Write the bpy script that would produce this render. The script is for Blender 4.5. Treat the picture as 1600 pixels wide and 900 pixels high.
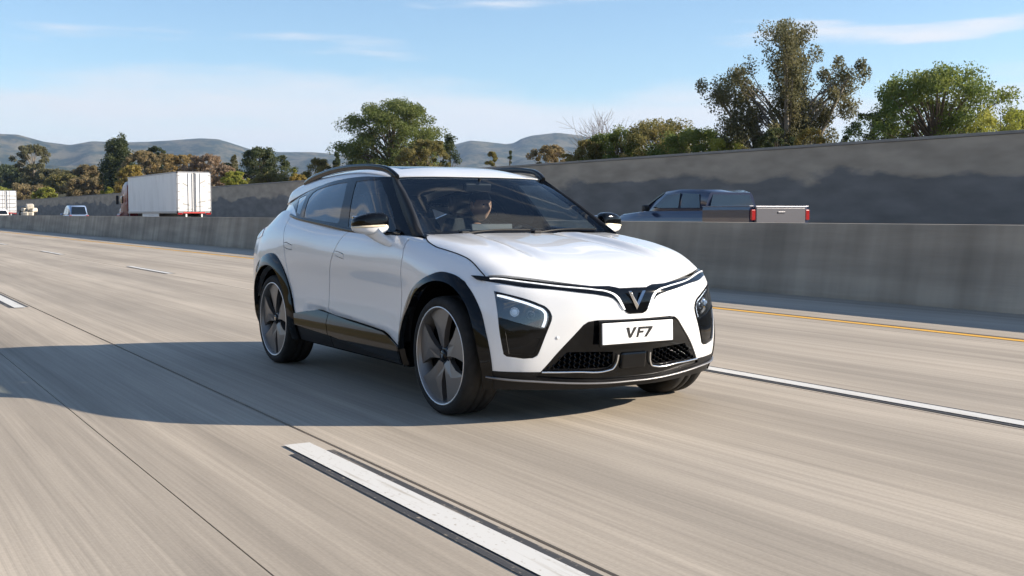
import bpy, bmesh, math, random
import numpy as np
from mathutils import Vector, Matrix, geometry
from mathutils.bvhtree import BVHTree

scene = bpy.context.scene
for o in list(bpy.data.objects): bpy.data.objects.remove(o)
COL = scene.collection
rad = math.radians

# ================================================================ camera, sky, sun, exposure
# world frame: x along the road (towards the camera end), y across it (towards the median), z up
cam = bpy.data.objects.new('camera', bpy.data.cameras.new('camera'))
COL.objects.link(cam); scene.camera = cam
cam.data.lens = 40.0; cam.data.sensor_width = 36.0
cam.data.clip_start = .1; cam.data.clip_end = 40000
cam.location = (7.509, -4.015, 1.216)
_yaw, _pit = rad(30.92), rad(3.75)
cam.rotation_euler = Vector((-math.cos(_yaw)*math.cos(_pit), math.sin(_yaw)*math.cos(_pit), -math.sin(_pit))).to_track_quat('-Z', 'Y').to_euler()

SUN_AZ, SUN_EL = 58., 23.6        # azimuth of the sun measured from +x towards +y
sd = Vector((math.cos(rad(SUN_AZ))*math.cos(rad(SUN_EL)), math.sin(rad(SUN_AZ))*math.cos(rad(SUN_EL)), math.sin(rad(SUN_EL))))
sun = bpy.data.objects.new('sun', bpy.data.lights.new('sun', 'SUN')); COL.objects.link(sun)
sun.data.energy = 5.0; sun.data.angle = rad(.53); sun.data.color = (1, .885, .73)
sun.rotation_euler = sd.to_track_quat('Z', 'Y').to_euler()
sun.location = (0, 0, 50)

world = bpy.data.worlds.new('World'); scene.world = world; world.use_nodes = True
nt = world.node_tree; nt.nodes.clear()
def N(t, **kw):
    n = nt.nodes.new(t)
    for k, v in kw.items(): setattr(n, k, v)
    return n
sky = N('ShaderNodeTexSky', sky_type='NISHITA'); sky.sun_disc = False
sky.sun_elevation = rad(SUN_EL); sky.sun_rotation = rad(90-SUN_AZ)
sky.air_density = 1.0; sky.dust_density = 0.; sky.ozone_density = 3.0; sky.altitude = 50
geo = N('ShaderNodeTexCoord'); sep = N('ShaderNodeSeparateXYZ'); nt.links.new(geo.outputs['Generated'], sep.inputs[0])
# clouds: a thin high veil seen in projection onto a flat layer, thickening towards the horizon
def M(op, a, b=None, clamp=False):
    n = N('ShaderNodeMath', operation=op); n.use_clamp = clamp
    for i, v in enumerate((a, b)):
        if v is None: continue
        if isinstance(v, (int, float)): n.inputs[i].default_value = v
        else: nt.links.new(v, n.inputs[i])
    return n.outputs[0]
az = M('ARCTAN2', sep.outputs['Y'], sep.outputs['X']); el = M('ARCSINE', sep.outputs['Z'])
def cloud_noise(sx, sy, detail, off, rough=.55, da=0., de=0.):
    c = N('ShaderNodeCombineXYZ'); nt.links.new(M('ADD', M('MULTIPLY', M('ADD', M('ABSOLUTE', az), da), sx), off), c.inputs[0]); nt.links.new(M('MULTIPLY', M('ADD', el, de), sy), c.inputs[1]); c.inputs[2].default_value = off*.37
    n = N('ShaderNodeTexNoise'); n.inputs['Scale'].default_value = 1; n.inputs['Detail'].default_value = detail; n.inputs['Roughness'].default_value = rough; nt.links.new(c.outputs[0], n.inputs['Vector']); return n.outputs[0]
def ramp(v, a, b, c=0., d=1.):
    r = N('ShaderNodeMapRange'); r.interpolation_type = 'SMOOTHSTEP'; r.inputs[1].default_value = a; r.inputs[2].default_value = b; r.inputs[3].default_value = c; r.inputs[4].default_value = d; nt.links.new(v, r.inputs[0]); return r.outputs[0]
# a low bank of stratus round the horizon with an uneven top, and thin streaks above it
bank_ = ramp(M('ADD', el, M('MULTIPLY', M('SUBTRACT', cloud_noise(4.5, 22, 6, 3.1), .5), .085)), .120, .088, 0., 1.)
soft = ramp(cloud_noise(5, 34, 7, 7.7, .6), .30, .62, .7, 1.)
streak = M('MULTIPLY', ramp(cloud_noise(3.2, 30, 7, 1.2, .5, .29, .026), .555, .70, 0., .95), ramp(el, .09, .14))
veil = M('MAXIMUM', M('MULTIPLY', M('MULTIPLY', bank_, soft), .92), streak)
mix = N('ShaderNodeMix', data_type='RGBA'); nt.links.new(veil, mix.inputs['Factor'])
nt.links.new(sky.outputs[0], mix.inputs['A']); mix.inputs['B'].default_value = (5.0, 5.1, 5.35, 1)
bg = N('ShaderNodeBackground'); bg.inputs['Strength'].default_value = .085
wo = N('ShaderNodeOutputWorld')
nt.links.new(mix.outputs['Result'], bg.inputs['Color']); nt.links.new(bg.outputs[0], wo.inputs['Surface'])

scene.view_settings.view_transform = 'Standard'; scene.view_settings.look = 'None'
scene.view_settings.gamma = 1; scene.view_settings.use_curve_mapping = False
scene.view_settings.exposure = 1.1
scene.cycles.max_bounces = 8; scene.cycles.transparent_max_bounces = 24; scene.cycles.volume_bounces = 0
scene.cycles.use_denoising = True

# ================================================================ helpers
def mat(name, col=(.5, .5, .5), rough=.5, metal=0., coat=0., coat_rough=.03, spec=.5, emit=None, estr=0., sub=None):
    m = bpy.data.materials.new(name); m.use_nodes = True
    b = m.node_tree.nodes['Principled BSDF']
    b.inputs['Base Color'].default_value = (*col, 1); b.inputs['Roughness'].default_value = rough
    b.inputs['Metallic'].default_value = metal; b.inputs['Coat Weight'].default_value = coat; b.inputs['Coat Roughness'].default_value = coat_rough
    b.inputs['Specular IOR Level'].default_value = spec
    if emit: b.inputs['Emission Color'].default_value = (*emit, 1); b.inputs['Emission Strength'].default_value = estr
    return m
def noisy(name, c1, c2, scale=8., rough=.7, stretch=(1, 1, 1), detail=6, bump=0., bscale=None, lo=.3, hi=.7, coord='Object', spec=.3, rough_var=0.):
    """two-colour procedural material with optional bump"""
    m = mat(name, c1, rough, spec=spec); t = m.node_tree; b = t.nodes['Principled BSDF']
    tc = t.nodes.new('ShaderNodeTexCoord'); mp_ = t.nodes.new('ShaderNodeMapping'); mp_.inputs['Scale'].default_value = stretch
    t.links.new(tc.outputs[coord], mp_.inputs[0])
    n = t.nodes.new('ShaderNodeTexNoise'); n.inputs['Scale'].default_value = scale; n.inputs['Detail'].default_value = detail
    t.links.new(mp_.outputs[0], n.inputs['Vector'])
    r = t.nodes.new('ShaderNodeMapRange'); r.inputs[1].default_value = lo; r.inputs[2].default_value = hi
    t.links.new(n.outputs[0], r.inputs[0])
    x = t.nodes.new('ShaderNodeMix'); x.data_type = 'RGBA'; x.inputs['A'].default_value = (*c1, 1); x.inputs['B'].default_value = (*c2, 1)
    t.links.new(r.outputs[0], x.inputs['Factor']); t.links.new(x.outputs['Result'], b.inputs['Base Color'])
    if bump:
        n2 = t.nodes.new('ShaderNodeTexNoise'); n2.inputs['Scale'].default_value = bscale or scale*5; n2.inputs['Detail'].default_value = 5
        t.links.new(mp_.outputs[0], n2.inputs['Vector'])
        bu = t.nodes.new('ShaderNodeBump'); bu.inputs['Strength'].default_value = bump; bu.inputs['Distance'].default_value = .02
        t.links.new(n2.outputs[0], bu.inputs['Height']); t.links.new(bu.outputs[0], b.inputs['Normal'])
    return m
def glass(name, tint, refl=1.0, rough=0.):
    m = bpy.data.materials.new(name); m.use_nodes = True; t = m.node_tree; t.nodes.clear()
    tr = t.nodes.new('ShaderNodeBsdfTransparent'); tr.inputs[0].default_value = (*tint, 1)
    gl = t.nodes.new('ShaderNodeBsdfGlossy'); gl.inputs['Roughness'].default_value = rough; gl.inputs[0].default_value = (1, 1, 1, 1)
    lw = t.nodes.new('ShaderNodeLayerWeight'); lw.inputs[0].default_value = .5                      # Schlick's law, the same from both sides of a thin pane
    p5 = t.nodes.new('ShaderNodeMath'); p5.operation = 'POWER'; p5.inputs[1].default_value = 5; t.links.new(lw.outputs['Facing'], p5.inputs[0])
    fr = t.nodes.new('ShaderNodeMath'); fr.operation = 'MULTIPLY_ADD'; fr.inputs[1].default_value = .94; fr.inputs[2].default_value = .06; t.links.new(p5.outputs[0], fr.inputs[0])
    mu = t.nodes.new('ShaderNodeMath'); mu.operation = 'MULTIPLY'; mu.inputs[1].default_value = refl; mu.use_clamp = True
    mx = t.nodes.new('ShaderNodeMixShader'); o = t.nodes.new('ShaderNodeOutputMaterial')
    t.links.new(fr.outputs[0], mu.inputs[0]); t.links.new(mu.outputs[0], mx.inputs[0]); t.links.new(tr.outputs[0], mx.inputs[1]); t.links.new(gl.outputs[0], mx.inputs[2]); t.links.new(mx.outputs[0], o.inputs[0])
    return m
def link(name, me, m=None, parent=None, loc=None, rot=None):
    o = bpy.data.objects.new(name, me); COL.objects.link(o)
    if m is not None and me is not None and not me.materials: me.materials.append(m)
    if parent is not None: o.parent = parent
    if loc is not None: o.location = loc
    if rot is not None: o.rotation_euler = rot
    return o
def empty(name, loc=(0, 0, 0), rz=0., parent=None):
    o = bpy.data.objects.new(name, None); COL.objects.link(o); o.location = loc; o.rotation_euler = (0, 0, rz); o.empty_display_size = .3
    if parent: o.parent = parent
    return o
def tag(o, label, cat, group=None):
    o['label'] = label; o['category'] = cat
    if group: o['group'] = group
    return o
def struct(o, kind='structure'):
    o['kind'] = kind; return o
def mesh(name, V, F, smooth=False):
    me = bpy.data.meshes.new(name); me.from_pydata([tuple(map(float, v)) for v in V], [], [tuple(map(int, f)) for f in F])
    if smooth:
        for p in me.polygons: p.use_smooth = True
    me.update(); return me
class MB:
    """collects shapes into one mesh"""
    def __init__(s): s.V = []; s.F = []; s.sm = []
    def add(s, V, F, smooth=False):
        b = len(s.V); s.V += [tuple(map(float, v)) for v in V]; s.F += [tuple(b+int(i) for i in f) for f in F]; s.sm += [smooth]*len(F); return s
    def box(s, c, d, rot=None, bev=0.):
        x, y, z = (k/2 for k in d)
        if bev <= 0:
            V = [Vector((i*x, j*y, k*z)) for i in (-1, 1) for j in (-1, 1) for k in (-1, 1)]
            F = [(0, 1, 3, 2), (4, 6, 7, 5), (0, 4, 5, 1), (2, 3, 7, 6), (0, 2, 6, 4), (1, 5, 7, 3)]
        else:
            bm = bmesh.new(); bmesh.ops.create_cube(bm, size=1)
            for v in bm.verts: v.co = Vector((v.co.x*2*x, v.co.y*2*y, v.co.z*2*z))
            bmesh.ops.bevel(bm, geom=bm.edges[:], offset=bev, segments=2, affect='EDGES', profile=.5)
            bm.verts.index_update(); V = [v.co.copy() for v in bm.verts]; F = [tuple(v.index for v in f.verts) for f in bm.faces]; bm.free()
        if rot is not None:
            R = rot if isinstance(rot, Matrix) else Matrix.Rotation(rot[2], 3, 'Z') @ Matrix.Rotation(rot[1], 3, 'Y') @ Matrix.Rotation(rot[0], 3, 'X')
            V = [R @ v for v in V]
        return s.add([v+Vector(c) for v in V], F)
    def tube(s, pts, r, n=10, cap=True, sy=1., up=(0, 0, 1)):
        """sweep an ellipse (radius r, or list; sy flattens across 'up') along pts"""
        pts = [Vector(p) for p in pts]; rr = r if hasattr(r, '__len__') else [r]*len(pts); V = []; up = Vector(up)
        for i, p in enumerate(pts):
            t = (pts[min(i+1, len(pts)-1)]-pts[max(i-1, 0)]).normalized()
            a = t.cross(up); a = a.normalized() if a.length > 1e-4 else t.orthogonal().normalized(); b = a.cross(t).normalized()
            for k in range(n):
                th = 2*math.pi*k/n; V.append(p+a*(math.cos(th)*rr[i])+b*(math.sin(th)*rr[i]*sy))
        F = [(i*n+k, i*n+(k+1) % n, (i+1)*n+(k+1) % n, (i+1)*n+k) for i in range(len(pts)-1) for k in range(n)]
        s.add(V, F, True)
        if cap: s.add(V[:n], [tuple(range(n))]); s.add(V[-n:], [tuple(range(n-1, -1, -1))])
        return s
    def lathe(s, prof, n=48, axis='y', c=(0, 0, 0), closed=False):
        """revolve (radius, height) about an axis through c"""
        V = []
        for r, h in prof:
            for k in range(n):
                t = 2*math.pi*k/n; a, b = r*math.cos(t), r*math.sin(t)
                V.append({'y': (a+c[0], h+c[1], b+c[2]), 'z': (a+c[0], b+c[1], h+c[2]), 'x': (h+c[0], a+c[1], b+c[2])}[axis])
        m = len(prof)
        F = [(i*n+k, i*n+(k+1) % n, ((i+1) % m)*n+(k+1) % n, ((i+1) % m)*n+k) for i in range(m if closed else m-1) for k in range(n)]
        return s.add(V, F, True)
    def prism(s, poly, o, ax, ay, az, depth):
        """extrude a 2-D polygon: o + x*ax + y*ay, thickness depth along az"""
        o, ax, ay, az = map(Vector, (o, ax, ay, az)); n = len(poly)
        A = [o+ax*x+ay*y for x, y in poly]; B = [v+az*depth for v in A]
        tri = geometry.tessellate_polygon([[Vector((x, y, 0)) for x, y in poly]])
        F = [tuple(t) for t in tri]+[tuple(n+i for i in reversed(t)) for t in tri]
        F += [(i, (i+1) % n, n+(i+1) % n, n+i) for i in range(n)]
        return s.add(A+B, F)
    def loft(s, rings, cap=True, smooth=True):
        n = len(rings[0]); V = [v for r in rings for v in r]
        F = [(i*n+k, i*n+(k+1) % n, (i+1)*n+(k+1) % n, (i+1)*n+k) for i in range(len(rings)-1) for k in range(n)]
        s.add(V, F, smooth)
        if cap: s.add(rings[0], [tuple(range(n-1, -1, -1))]); s.add(rings[-1], [tuple(range(n))])
        return s
    def mirror_y(s):
        n = len(s.V); s.V += [(x, -y, z) for x, y, z in s.V]; s.F += [tuple(n+i for i in reversed(f)) for f in s.F]; s.sm += s.sm[:]; return s
    def mesh(s, name, fix=True):
        me = bpy.data.meshes.new(name); me.from_pydata(s.V, [], s.F)
        me.polygons.foreach_set('use_smooth', s.sm)
        if fix:
            bm = bmesh.new(); bm.from_mesh(me); bmesh.ops.recalc_face_normals(bm, faces=bm.faces); bm.to_mesh(me); bm.free()
        me.update(); return me
    def build(s, name, m, parent=None, loc=None, rot=None, fix=True): return link(name, s.mesh(name, fix), m, parent, loc, rot)
def smoothpath(pts, n=6):
    pts = np.array(pts, float); t = np.concatenate([[0], np.cumsum(np.linalg.norm(np.diff(pts, axis=0), axis=1))])
    tt = np.concatenate([np.linspace(t[i], t[i+1], n, endpoint=False) for i in range(len(t)-1)]+[[t[-1]]])
    return _cr(t, pts, tt)
# ---------------------------------------------------------------- surface nets (car frame: x forward, w half width, z up)
def _cr(params, pts, t, sym=False):
    """non-uniform Catmull-Rom through pts at params, evaluated at array t -> (positions)"""
    params = np.asarray(params, float); pts = np.asarray(pts, float)
    n = len(params); d = np.diff(params)
    sl = (pts[1:]-pts[:-1])/d.reshape((-1,)+(1,)*(pts.ndim-1))
    m = np.empty_like(pts)
    m[0] = sl[0]; m[-1] = sl[-1]
    for i in range(1, n-1):
        m[i] = (sl[i-1]*d[i]+sl[i]*d[i-1])/(d[i]+d[i-1])
    if n > 2:
        m[0] = 1.5*sl[0]-.5*m[1]; m[-1] = 1.5*sl[-1]-.5*m[-2]
    if sym: m[0][..., 0] = 0; m[0][..., 2] = 0
    i = np.clip(np.searchsorted(params, t, side='right')-1, 0, n-2)
    h = d[i]; s = (t-params[i])/h
    sh = (-1,)+(1,)*(pts.ndim-1); s = s.reshape(sh); h = h.reshape(sh)
    return ((2*s**3-3*s**2+1)*pts[i]+(s**3-2*s**2+s)*h*m[i]+(-2*s**3+3*s**2)*pts[i+1]+(s**3-s**2)*h*m[i+1])

class Net:
    """interpolating tensor-product surface through a grid of points rows[k][l] = (x, w, z)"""
    def __init__(self, rows, sym=None):
        self.g = np.array(rows, float)                      # K x L x 3
        K, L, _ = self.g.shape
        self.u = np.concatenate([[0], np.cumsum(np.linalg.norm(np.diff(self.g, axis=0), axis=2).max(axis=1))])
        self.v = np.concatenate([[0], np.cumsum(np.linalg.norm(np.diff(self.g, axis=1), axis=2).max(axis=0))])
        self.tree = None; self.sym = sym                  # sym: chart direction whose start lies on the car's centre line
    def ev(self, u, v):
        u = np.clip(np.asarray(u, float), self.u[0], self.u[-1]); v = np.clip(np.asarray(v, float), self.v[0], self.v[-1])
        a = _cr(self.u, self.g, u, self.sym == 'u')                          # N x L x 3
        out = np.empty((len(u), 3))
        # second direction, vectorised by looping over segments
        V = self.v; L = len(V); d = np.diff(V)
        sl = (a[:, 1:]-a[:, :-1])/d[None, :, None]
        m = np.empty_like(a); m[:, 0] = sl[:, 0]; m[:, -1] = sl[:, -1]
        for i in range(1, L-1):
            m[:, i] = (sl[:, i-1]*d[i]+sl[:, i]*d[i-1])/(d[i]+d[i-1])
        if L > 2:
            m[:, 0] = 1.5*sl[:, 0]-.5*m[:, 1]; m[:, -1] = 1.5*sl[:, -1]-.5*m[:, -2]
        if self.sym == 'v': m[:, 0, 0] = 0; m[:, 0, 2] = 0
        i = np.clip(np.searchsorted(V, v, side='right')-1, 0, L-2)
        h = d[i][:, None]; s = ((v-V[i])/d[i])[:, None]; r = np.arange(len(u))
        return ((2*s**3-3*s**2+1)*a[r, i]+(s**3-2*s**2+s)*h*m[r, i]+(-2*s**3+3*s**2)*a[r, i+1]+(s**3-s**2)*h*m[r, i+1])
    def normal(self, u, v, e=.004):
        u = np.asarray(u, float); v = np.asarray(v, float)
        du = self.ev(u+e, v)-self.ev(u-e, v); dv = self.ev(u, v+e)-self.ev(u, v-e)
        n = np.cross(du, dv); n[self.ev(u, v)[:, 1] < 1e-4, 1] = 0; n /= np.maximum(np.linalg.norm(n, axis=1), 1e-9)[:, None]
        return n*self.sgn() 
    _s = None
    def sgn(self):
        if self._s is None:
            self._s = 1
            uu = np.array([self.u.mean()]); vv = np.array([self.v.mean()])
            n = self.normal(uu, vv)[0]; p = self.ev(uu, vv)[0]
            c = np.array([min(max(p[0], -1), 1), 0, .6])
            self._s = 1 if np.dot(n, p-c) > 0 else -1
        return self._s
    def _build(self, st=.02):
        nu = int((self.u[-1])/st)+2; nv = int(self.v[-1]/st)+2
        self.gu = np.linspace(0, self.u[-1], nu); self.gv = np.linspace(0, self.v[-1], nv)
        U, V = np.meshgrid(self.gu, self.gv, indexing='ij')
        P = self.ev(U.ravel(), V.ravel())
        idx = np.arange(nu*nv).reshape(nu, nv)
        F = np.stack([idx[:-1, :-1], idx[1:, :-1], idx[1:, 1:], idx[:-1, 1:]], -1).reshape(-1, 4)
        T = np.concatenate([F[:, [0, 1, 2]], F[:, [0, 2, 3]]])
        self.dP, self.dT, self.dUV = P, T, np.stack([U.ravel(), V.ravel()], -1)
        self.tree = BVHTree.FromPolygons([tuple(p) for p in P], [tuple(int(x) for x in t) for t in T])
    def _bary(self, loc, i):
        a, b, c = self.dP[self.dT[i]]; ua, ub, uc = self.dUV[self.dT[i]]
        M = np.stack([b-a, c-a], 1); k, *_ = np.linalg.lstsq(M, np.array(loc)-a, rcond=None)
        return ua+(ub-ua)*k[0]+(uc-ua)*k[1]
    def uv_of(self, P):
        if self.tree is None: self._build()
        loc, n, i, d = self.tree.find_nearest(Vector(P)); return self._bary(loc, i)
    def hit(self, o, d):
        if self.tree is None: self._build()
        loc, n, i, dist = self.tree.ray_cast(Vector(o), Vector(d))
        return None if loc is None else np.array(loc)
    def uvs(self, pts): return [self.uv_of(p) for p in pts]

def side(x, prof): return [(x, w, z) for w, z in prof]

BODY = Net([
 [(2.07,0,.19),(2.12,0,.29),(2.145,0,.41),(2.155,0,.53),(2.158,0,.64),(2.15,0,.725),(2.115,0,.785),(1.98,0,.80)],
 [(2.055,.25,.19),(2.105,.25,.29),(2.13,.25,.41),(2.14,.25,.53),(2.14,.25,.645),(2.13,.25,.735),(2.09,.25,.79),(1.95,.25,.81)],
 [(1.99,.50,.195),(2.045,.50,.29),(2.07,.505,.41),(2.075,.505,.53),(2.07,.50,.65),(2.05,.50,.755),(2.0,.49,.81),(1.87,.47,.83)],
 [(1.94,.69,.205),(1.98,.70,.30),(1.998,.705,.41),(1.998,.705,.53),(1.988,.695,.65),(1.965,.685,.765),(1.915,.665,.82),(1.79,.62,.845)],
 [(1.86,.815,.21),(1.895,.83,.31),(1.902,.84,.41),(1.902,.84,.53),(1.89,.825,.66),(1.86,.81,.785),(1.81,.785,.85),(1.69,.72,.88)],
 [(1.73,.875,.22),(1.75,.89,.32),(1.757,.905,.42),(1.757,.905,.54),(1.747,.893,.67),(1.72,.875,.80),(1.67,.845,.88),(1.58,.77,.93)],
 [(1.42,.89,.23),(1.42,.915,.33),(1.42,.93,.44),(1.42,.937,.57),(1.42,.935,.70),(1.42,.922,.84),(1.40,.89,.93),(1.37,.79,.985)],
 side(.95, [(.89,.24),(.915,.33),(.925,.44),(.915,.58),(.915,.72),(.928,.86),(.912,.98),(.85,1.055)]),
 side(.4,  [(.88,.24),(.91,.33),(.92,.45),(.905,.60),(.912,.74),(.932,.88),(.915,1.0),(.868,1.085)]),
 side(-.3, [(.88,.24),(.91,.33),(.92,.45),(.905,.60),(.912,.74),(.934,.89),(.918,1.02),(.87,1.11)]),
 side(-.95,[(.885,.24),(.915,.34),(.925,.46),(.918,.6),(.928,.75),(.945,.9),(.93,1.05),(.862,1.175)]),
 side(-1.42,[(.88,.25),(.915,.35),(.93,.47),(.938,.61),(.946,.76),(.945,.91),(.905,1.08),(.80,1.24)]),
 side(-1.8,[(.86,.27),(.895,.37),(.91,.49),(.918,.63),(.92,.77),(.91,.91),(.865,1.04),(.76,1.16)]),
 [(-2.02,.78,.30),(-2.08,.81,.4),(-2.1,.82,.52),(-2.10,.82,.65),(-2.085,.82,.78),(-2.06,.82,.91),(-2.01,.80,1.03),(-1.88,.72,1.13)],
 [(-2.16,.5,.30),(-2.22,.51,.4),(-2.24,.52,.52),(-2.24,.52,.65),(-2.22,.52,.78),(-2.19,.52,.91),(-2.14,.50,1.04),(-1.98,.47,1.15)],
 [(-2.2,0,.3),(-2.26,0,.4),(-2.29,0,.53),(-2.29,0,.65),(-2.27,0,.78),(-2.24,0,.91),(-2.19,0,1.05),(-2.02,0,1.16)],
], sym='u')
HOOD = Net([
 [(2.135,0,.775),(2.105,.25,.78),(2.035,.48,.795),(1.96,.64,.815),(1.88,.75,.83),(1.82,.80,.83),(1.77,.845,.805)],
 [(2.05,0,.84),(2.02,.25,.845),(1.96,.48,.86),(1.89,.64,.872),(1.82,.75,.872),(1.76,.815,.855),(1.715,.868,.81)],
 [(1.85,0,.918),(1.83,.25,.925),(1.78,.48,.935),(1.72,.64,.947),(1.675,.76,.942),(1.635,.832,.913),(1.60,.893,.845)],
 [(1.5,0,.995),(1.49,.25,1.0),(1.47,.48,1.005),(1.44,.64,1.015),(1.42,.77,1.007),(1.40,.85,.972),(1.38,.912,.89)],
 [(1.12,0,1.05),(1.12,.25,1.053),(1.1,.48,1.055),(1.1,.64,1.06),(1.1,.775,1.052),(1.1,.858,1.015),(1.1,.918,.935)],
 [(.76,0,1.085),(.77,.25,1.085),(.81,.48,1.08),(.86,.64,1.078),(.9,.775,1.073),(.92,.862,1.04),(.93,.92,.965)],
], sym='v')
def _glass(b, t, n=4, bulge=.012):
    b = np.array(b); t = np.array(t); out = []
    for i in range(n):
        f = i/(n-1); p = b+(t-b)*f; p[1] += bulge*4*f*(1-f); out.append(tuple(p))
    return out
SIDEG = Net([
 _glass((.95,.772,1.068),(.235,.612,1.472),bulge=.012),
 _glass((.60,.860,1.08),(.10,.655,1.472)),
 _glass((.05,.868,1.09),(-.15,.672,1.482)),
 _glass((-.5,.868,1.135),(-.55,.672,1.472)),
 _glass((-1.0,.858,1.175),(-.95,.668,1.438)),
 _glass((-1.25,.825,1.205),(-1.3,.662,1.385)),
 _glass((-1.52,.765,1.225),(-1.76,.628,1.306),bulge=.0),
])
ROOF = Net([
 [(.31,0,1.48),(.30,.25,1.48),(.265,.45,1.478),(.235,.56,1.475),(.215,.615,1.468),(.20,.645,1.455)],
 [(.12,0,1.532),(.12,.25,1.53),(.1,.45,1.515),(.08,.56,1.505),(.06,.63,1.49),(.05,.663,1.468)],
 [(-.3,0,1.572),(-.3,.25,1.57),(-.3,.45,1.56),(-.3,.57,1.535),(-.3,.64,1.515),(-.3,.676,1.478)],
 [(-.8,0,1.568),(-.8,.25,1.566),(-.8,.45,1.545),(-.8,.57,1.53),(-.8,.64,1.505),(-.8,.674,1.452)],
 [(-1.3,0,1.52),(-1.3,.25,1.518),(-1.3,.45,1.508),(-1.3,.57,1.49),(-1.3,.635,1.46),(-1.3,.668,1.388)],
 [(-1.75,0,1.455),(-1.75,.25,1.45),(-1.75,.45,1.44),(-1.75,.56,1.42),(-1.75,.62,1.385),(-1.75,.645,1.305)],
 [(-1.93,0,1.42),(-1.92,.25,1.415),(-1.9,.42,1.40),(-1.88,.52,1.38),(-1.86,.585,1.35),(-1.84,.62,1.29)],
], sym='v')
def _ws(b, t):
    out = []
    for f, bu in ((0,0),(.33,.016),(.67,.016),(1,0)):
        out.append([(bx+(tx-bx)*f+bu*.7, bw+(tw-bw)*f, bz+(tz-bz)*f+bu) for (bx,bw,bz),(tx,tw,tz) in zip(b, t)])
    return out
WSH = Net(_ws([(.80,0,1.085),(.81,.3,1.083),(.84,.55,1.08),(.87,.69,1.075),(.91,.768,1.072)],
              [(.31,0,1.476),(.30,.25,1.476),(.265,.45,1.474),(.235,.56,1.470),(.213,.612,1.464)]), sym='v')
# ================================================================ the white car
def inside(poly, P):
    P = np.asarray(P); poly = np.asarray(poly); r = np.zeros(len(P), bool); j = len(poly)-1
    for i in range(len(poly)):
        xi, yi = poly[i]; xj, yj = poly[j]
        c = ((yi > P[:, 1]) != (yj > P[:, 1]))
        with np.errstate(divide='ignore', invalid='ignore'):
            r ^= c & (P[:, 0] < (xj-xi)*(P[:, 1]-yi)/(yj-yi)+xi)
        j = i
    return r
def dens(pts, st, closed=True):
    out = []; n = len(pts)
    for i in range(n if closed else n-1):
        a, b = np.array(pts[i]), np.array(pts[(i+1) % n]); k = max(1, int(np.linalg.norm(b-a)/st))
        out += [a+(b-a)*j/k for j in range(k)]
    if not closed: out.append(np.array(pts[-1]))
    return out
def split_chart(net, regions, gaps=(), lines=(), step=.028):
    """cut the whole chart of a net along all outlines at once; regions: [(name, uv polygon)], first match wins.
    returns {name: (uv array, triangles)}; triangles inside a gap are left out"""
    U, V = net.u[-1], net.v[-1]; cons = []; gp = []
    for pts, w in gaps:
        p = np.array(dens(pts, step, False)); t = np.gradient(p, axis=0); t /= np.maximum(np.linalg.norm(t, axis=1), 1e-9)[:, None]
        nn = np.stack([-t[:, 1], t[:, 0]], -1)*w/2; poly = np.concatenate([p+nn, (p-nn)[::-1]]); gp.append(poly); cons.append((poly, True))
    for n_, poly in regions:
        if poly is not None: cons.append((np.array(dens(poly, step)), True))
    for ln in lines: cons.append((np.array(dens(ln, step, False)), False))
    cons.append((np.array(dens([(0, 0), (U, 0), (U, V), (0, V)], step)), True))
    verts = []; edges = []
    for p, cl in cons:
        b = len(verts); p = np.clip(p, [0, 0], [U, V]); verts += [tuple(q) for q in p]
        edges += [(b+i, b+(i+1) % len(p)) for i in range(len(p) if cl else len(p)-1)]
    C = np.array(verts)
    gu, gv = np.meshgrid(np.arange(step/2, U, step), np.arange(step/2, V, step), indexing='ij'); G = np.stack([gu.ravel(), gv.ravel()], -1)
    keep = np.ones(len(G), bool)
    for i in range(0, len(C), 400):
        d = np.abs(G[:, None, :]-C[None, i:i+400, :]); keep &= ~((d**2).sum(-1) < (.45*step)**2).any(1)
    verts += [tuple(g) for g in G[keep]]
    vs, es, fs, *_ = geometry.delaunay_2d_cdt([Vector(v) for v in verts], edges, [], 0, 1e-6)
    vs = np.array([(v.x, v.y) for v in vs]); T = np.array([f for f in fs if len(f) == 3])
    cen = vs[T].mean(1); free = (cen[:, 0] > 0) & (cen[:, 0] < U) & (cen[:, 1] > 0) & (cen[:, 1] < V)
    for g in gp: free &= ~inside(g, cen)
    out = {}
    for n_, poly in regions:
        m = free & (inside(poly, cen) if poly is not None else True); free &= ~m
        if m.any():
            t = T[m]; out.setdefault(n_, []).append(t)
    return {k: (vs, np.concatenate(v)) for k, v in out.items()}
def shell(net, piece, offset=0., thick=.018, conform=None, seam=True, shape=None):
    """surface + inward skirts for one piece -> V, F, loop normals (right half has y = -w)"""
    uv, T = piece; used, inv = np.unique(T, return_inverse=True); T = inv.reshape(-1, 3); uv = uv[used]
    P = net.ev(uv[:, 0], uv[:, 1]); n = net.normal(uv[:, 0], uv[:, 1])
    if conform: P, n = conform(P, n)
    P = P+n*offset
    if shape: P, n = shape(P, n)
    a, b, c = P[T[:, 0]], P[T[:, 1]], P[T[:, 2]]; fn = np.cross(b-a, c-a)
    flip = (fn*n[T[:, 0]]).sum(1) < 0; T[flip] = T[flip][:, ::-1]
    cnt = {}
    for t in T:
        for i in range(3):
            e = (int(t[i]), int(t[(i+1) % 3])); cnt[e] = 1
    bd = [e for e in cnt if (e[1], e[0]) not in cnt]
    V = [p for p in P]; F = [tuple(map(int, t)) for t in T]; LN = [n[i] for t in T for i in t]
    if thick:
        inn = P-n*thick
        for i, j in bd:
            if seam and abs(P[i][1]) < 1e-4 and abs(P[j][1]) < 1e-4: continue
            k = len(V); V += [P[j], P[i], inn[i], inn[j]]; F.append((k, k+1, k+2, k+3))
            q = np.cross(P[i]-P[j], inn[i]-P[j]); q /= max(np.linalg.norm(q), 1e-9); LN += [q]*4
    return np.array(V), F, np.array(LN)
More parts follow.
